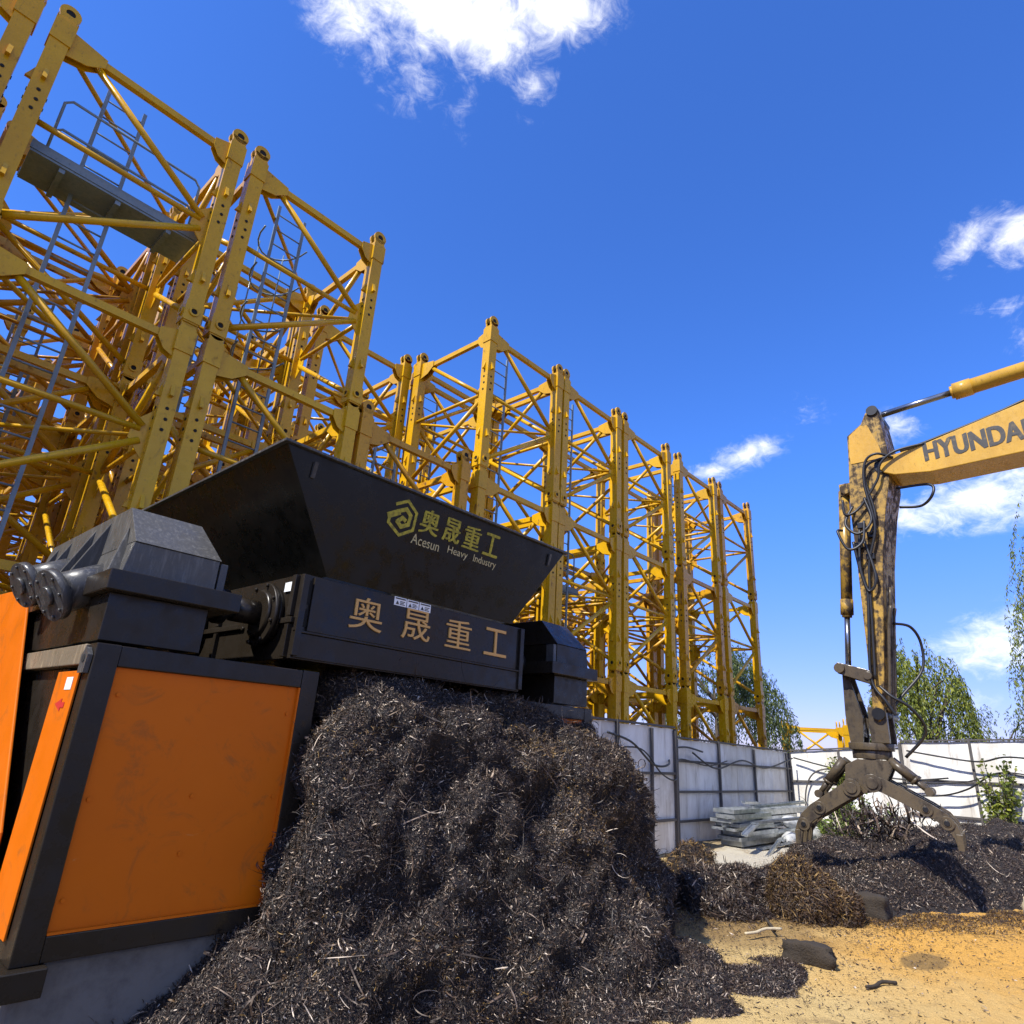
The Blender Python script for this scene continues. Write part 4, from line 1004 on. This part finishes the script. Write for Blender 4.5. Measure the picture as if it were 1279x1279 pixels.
def clump(cx, cy, rx, ry, h, n, mat, label, name='turnings_clump', seed=1, ln=.09):
    k = 60; u, v = np.meshgrid(np.linspace(0, 1, k), np.linspace(0, 2 * math.pi, k), indexing='ij')
    r = np.sin(u * math.pi / 2)
    V = np.stack([cx + rx * r * np.cos(v), cy + ry * r * np.sin(v), h * np.cos(u * math.pi / 2) - .02], -1).reshape(-1, 3)
    nz = fbm(V, 2.5, 3, seed) + .5 * vnoise(V, 1.3, seed + 5); V[:, 2] = np.maximum(V[:, 2] + .26 * nz * (V[:, 2] > .05), -.03); V[:, :2] += (.22 * nz)[:, None] * (V[:, :2] - (cx, cy)) 
    F = grid_faces(k, k)
    o = raw_mesh(name, V, F, CORE, True); tag(o, label, 'scrap clump', 'loose clumps of turnings in front of the low heap')
    P, N = sample(V, F, n); c0 = np.array([cx, cy, -.1]); out = P - c0; N = np.where(np.sum(N * out, 1, keepdims=True) < 0, -N, N)
    ribbons(P, N, ln, .008, 5, 1.6, .07, 'turnings', mat, .6, o)
clump(9.0, 3.15, .55, .5, .42, 22000, RUSTS, 'round rust-brown clump of wiry turnings in front of the grab', seed=3, ln=.055)

clump(8.5, 3.8, .7, .5, .27, 8000, SCRAP, 'dark silvery clump of turnings left of the rusty clump', seed=5, ln=.09)
clump(9.6, 4.95, .3, .3, .42, 3500, RUSTS, 'small tan clump of turnings standing on the pale strip', seed=8, ln=.06)
# loose litter of chips on the sand
n = 11000
px = rng.uniform(5.2, 13.5, n); py = np.clip(rng.normal(0, 1, n) * 1.1 + np.interp(px, [5, 7, 9, 13], [2.4, 3.0, 2.6, .9]), -3, 5)
P = np.stack([px, py, np.full(n, .004)], 1); P[:, 2] += .028 * fbm(P * (1, 1, 0), 1.3, 4, 3) * 1.0 - .004
lit = ribbons(P, np.tile([0, 0, 1.0], (n, 1)), .024, .008, 3, .9, .005, 'scrap_litter', SCRAP, .15)
tag(lit, 'loose dark chips and shavings scattered over the sand', 'litter', kind='stuff')

n = 16000
px = rng.uniform(7.0, 14.5, n); edge = np.interp(px, [7.2, 8.0, 8.6, 9.2, 10.0, 11.0, 12.5, 14.5], [4.7, 4.15, 3.6, 3.1, 2.45, 1.9, 1.15, .2])
py = edge - .05 - np.abs(rng.normal(0, .42, n)) + .12 * np.sin(px * 5)
P = np.stack([px, py, np.zeros(n)], 1); P[:, 2] = .028 * fbm(P, 1.3, 4, 3) + .004
rl = ribbons(P, np.tile([0, 0, 1.0], (n, 1)), .04, .008, 3, 1.4, .012, 'rusty_litter', RUSTS, .3)
tag(rl, 'rust-brown fringe of fine turnings along the near edge of the low heap', 'litter', kind='stuff')

# single lumps on the sand
def lump(loc, size, mat, label, cat, name, seed, sub=3, rz=0, rough=.18):
    import bmesh
    bm = bmesh.new(); bmesh.ops.create_cube(bm, size=1); bmesh.ops.subdivide_edges(bm, edges=bm.edges, cuts=6, use_grid_fill=True)
    V = np.array([v.co[:] for v in bm.verts]); V /= (np.linalg.norm(V, axis=1, keepdims=True) ** .35); d = fbm(V + seed, 2.2, 4, seed)
    V = V * (1 + rough * d[:, None]) * size
    for v, c in zip(bm.verts, V): v.co = c
    me = bpy.data.meshes.new(name); bm.to_mesh(me); bm.free(); me.materials.append(mat)
    for p in me.polygons: p.use_smooth = True
    o = bpy.data.objects.new(name, me); COL.objects.link(o); o.location = loc; o.rotation_euler = (0, 0, rz); tag(o, label, cat); return o
m = M('charred_wood', .9); m.col(m.mix(m.noise(30, 6, .7, 0, (1, 1, .3)), (.05, .035, .02), (.015, .012, .01))); m.bump(m.noise(50, 6), .8, .02); CHAR = m.m
m = M('pale_stone', .85); m.col(m.mix(m.noise(12), (.52, .44, .28), (.38, .31, .2))); m.bump(m.noise(30), .5, .02); STONE = m.m
lump((7.05, 2.5, .05), (.14, .36, .15), CHAR, 'dark charred block lying alone on the sand before the heap', 'block', 'charred_block', 2, rz=.12, rough=.3)
lump((9.75, 2.62, .08), (.24, .27, .24), CHAR, 'dark brown lump right of the rusty clump', 'lump', 'dark_lump', 4)
lump((11.9, 1.15, .1), (.26, .32, .2), STONE, 'pale yellow stone at the edge of the heap on the right', 'stone', 'stone', 6)
for i, (p, q, lb) in enumerate([((7.3, 3.2, .03), (7.75, 3.0, .05), 'bent pale stick on the sand beyond the charred block'), ((7.7, 3.05, .03), (8.1, 3.3, .04), 'dark straight stick on the sand in front of the silvery clump'), ((6.6, 1.9, .02), (6.9, 1.75, .03), 'short dark stick lying nearest the lower edge')]):
    p, q = Vector(p), Vector(q); mdl = p.lerp(q, .6) + Vector((.012, .02, .012))
    tag(MB().path([p, p.lerp(q, .3), mdl, q], .014, 7, 4).build('stick', STONE if i == 0 else CHAR), lb, 'stick')

# ------------------------------------------------------------------ willows, weeds
def willow(loc, height, rx, ry, nst, mat, label, hang=(1.2, 3.0), leaf=.10, trunk_r=.16, seed=0, lean=(0, 0), dens=26, base_lo=.3):
    r = np.random.default_rng(seed); x, y, z = loc
    t = thing('willow_tree', label, 'tree', loc)
    tr = MB(); top = Vector((lean[0], lean[1], height * .62)); pts = [Vector((0, 0, -.1)), Vector((lean[0] * .3, lean[1] * .3, height * .3)), top]
    P = spline(pts, 5)
    for i in range(len(P) - 1): tr.tube(P[i], P[i + 1], trunk_r * (1 - .6 * i / len(P)), 10, trunk_r * (1 - .6 * (i + 1) / len(P)), False)
    ends = []
    for i in range(11):
        a = r.uniform(0, 2 * math.pi); s0 = P[r.integers(4, len(P))]; e = Vector((rx * .75 * math.cos(a) + lean[0], ry * .75 * math.sin(a) + lean[1], height * r.uniform(.68, .95)))
        Q = spline([s0, s0.lerp(e, .5) + Vector((0, 0, .25)), e], 4)
        for k in range(len(Q) - 1): tr.tube(Q[k], Q[k + 1], trunk_r * .35 * (1 - .8 * k / len(Q)), 7, trunk_r * .35 * (1 - .8 * (k + 1) / len(Q)), False)
        ends.append(e)
    tr.build('trunk', BARK, t)
    V = []
    ncl = max(6, nst // 14); ca = r.uniform(0, 2 * math.pi, ncl); cr = np.sqrt(r.uniform(.02, 1, ncl))
    for i in range(nst):
        c = r.integers(ncl); a = ca[c] + r.normal(0, .28); rr = min(cr[c] + r.normal(0, .12), 1.12)
        sx, sy = rx * rr * math.cos(a) + lean[0], ry * rr * math.sin(a) + lean[1]; sz = height * (1 - .34 * rr * rr + .07 * math.sin(3.1 * a + seed) * rr) + r.normal(0, .2) * height * .2
        L = r.uniform(*hang); L = min(L, sz - base_lo * r.uniform(.6, 1.4)); 
        if L < .2: continue
        m_ = max(6, int(L * dens)); s = np.sort(r.uniform(0, 1, m_))
        ox, oy = math.cos(a) * .35 * L * .4, math.sin(a) * .35 * L * .4; wob = r.normal(0, .06, 2)
        px = sx + ox * (1 - (1 - s) ** 2) + wob[0] * np.sin(s * 5) + r.normal(0, .025, m_); py = sy + oy * (1 - (1 - s) ** 2) + wob[1] * np.sin(s * 5) + r.normal(0, .025, m_); pz = sz - L * s ** 1.15 + .1 * np.sin(s * 3)
        p = np.stack([px, py, pz], 1)
        d = np.stack([r.normal(0, .45, m_), r.normal(0, .45, m_), -np.abs(r.normal(.9, .3, m_))], 1); d /= np.linalg.norm(d, axis=1, keepdims=True)
        w = np.cross(d, r.normal(size=(m_, 3))); w /= np.linalg.norm(w, axis=1, keepdims=True)
        l = leaf * r.uniform(.6, 1.3, (m_, 1)); 
        V.append(np.stack([p, p + d * l * .5 + w * l * .13, p + d * l, p + d * l * .5 - w * l * .13], 1))
    V = np.concatenate(V); F = np.arange(len(V) * 4).reshape(-1, 4)
    raw_mesh('crown', V.reshape(-1, 3), F, mat, False, t)
    return t
willow((24.6, 11.4, 0), 5.9, 2.6, 2.4, 400, LEAFD, 'dark weeping willow behind the rightmost mast stack', (1.2, 3.6), .14, .2, 3)
willow((22.6, 4.25, 0), 5.15, 1.25, 1.3, 420, LEAF, 'sunlit weeping willow rising over the fence right of the excavator arm', (.8, 2.6), .12, .14, 5, dens=34, base_lo=1.4)
willow((25.2, 2.7, 0), 3.7, 1.5, 1.3, 110, LEAFD, 'low wispy willow behind the fence between the two larger trees', (.4, 1.2), .10, .08, 8, dens=22, base_lo=1.6)
willow((24.2, -.55, 0), 10.2, 2.5, 2.2, 360, LEAF, 'tall willow with long dark strands at the right edge', (2.0, 6.5), .13, .2, 7, dens=20, base_lo=2.2)
willow((30, 12.0, 0), 4.2, 1.0, 1.0, 60, LEAFD, 'small distant willow tip beyond the fence corner', (.4, 1.2), .12, .06, 9, base_lo=1.8)
def weed(loc, h, r_, n, mat, label, seed, name='weed'):
    q = np.random.default_rng(seed); V = []
    st = MB(); t = thing(name, label, 'plant', loc)
    for i in range(max(3, n // 60)):
        a = q.uniform(0, 6.28); e = Vector((r_ * q.uniform(.2, 1) * math.cos(a), r_ * q.uniform(.2, 1) * math.sin(a), h * q.uniform(.5, 1)))
        st.path([Vector((0, 0, 0)), e * .5 + Vector((0, 0, .1 * h)), e], .008, 5, 4)
        m_ = 60; s = q.uniform(.1, 1, m_); p = np.outer(s, np.array(e)) + q.normal(0, .06, (m_, 3)); p[:, 2] = np.abs(p[:, 2])
        d = q.normal(size=(m_, 3)); d[:, 2] = d[:, 2] * .5 + .3; d /= np.linalg.norm(d, axis=1, keepdims=True); w = np.cross(d, q.normal(size=(m_, 3))); w /= np.linalg.norm(w, axis=1, keepdims=True)
        l = .10 * q.uniform(.6, 1.4, (m_, 1)); V.append(np.stack([p, p + d * l * .5 + w * l * .28, p + d * l, p + d * l * .5 - w * l * .28], 1))
    st.build('stem', BARK, t); V = np.concatenate(V); raw_mesh('leaves', V.reshape(-1, 3), np.arange(len(V) * 4).reshape(-1, 4), mat, False, t)
weed((17.5, 4.85, .1), 1.0, .9, 1500, WEED, 'bright green weeds seen between the jaws of the grab', 1)
weed((16.6, 5.1, .1), .55, .6, 700, WEED, 'low yellowish weeds left of the jaws, behind the heap', 4)
weed((18.6, 2.2, .1), 1.9, .4, 1300, LEAF, 'tall climbing plant against the right-hand fence post', 2)
weed((19.2, 5.6, .9), 1.2, .35, 500, LEAF, 'leafy shoot on the sunlit fence behind the push link', 3)
# loose wire tangle behind the jaws
P = rng.normal(0, 1, (260, 3)) * (.7, .5, .18) + (15.6, 4.0, .55); P[:, 2] = np.abs(P[:, 2])
o = ribbons(P, np.tile([0, 0, 1.0], (260, 1)), .7, .03, 9, 3.5, .1, 'wire_tangle', SCRAP, .8); tag(o, 'tangle of pale curled strips behind the right jaw', 'wire tangle', kind='stuff')

# yellow equipment beyond the fence
o = get_section('y'); o.location = (28.6, 9.2, 0.1); o.rotation_euler = (0, 0, .4); tag(o, 'lone orange-yellow mast section beyond the fence, left of the grab', 'mast section', 'mast sections beyond the fence')
o = get_section('y'); o.location = (25.6, 5.0, 1.13); o.rotation_euler = (math.pi / 2, 0, .8); tag(o, 'yellow mast section lying behind the sunlit willow', 'mast section', 'mast sections beyond the fence')
o = get_section('y'); o.location = (27.6, 2.3, 1.13); o.rotation_euler = (math.pi / 2, 0, .3); tag(o, 'yellow mast section lying beyond the right-hand fence', 'mast section', 'mast sections beyond the fence')
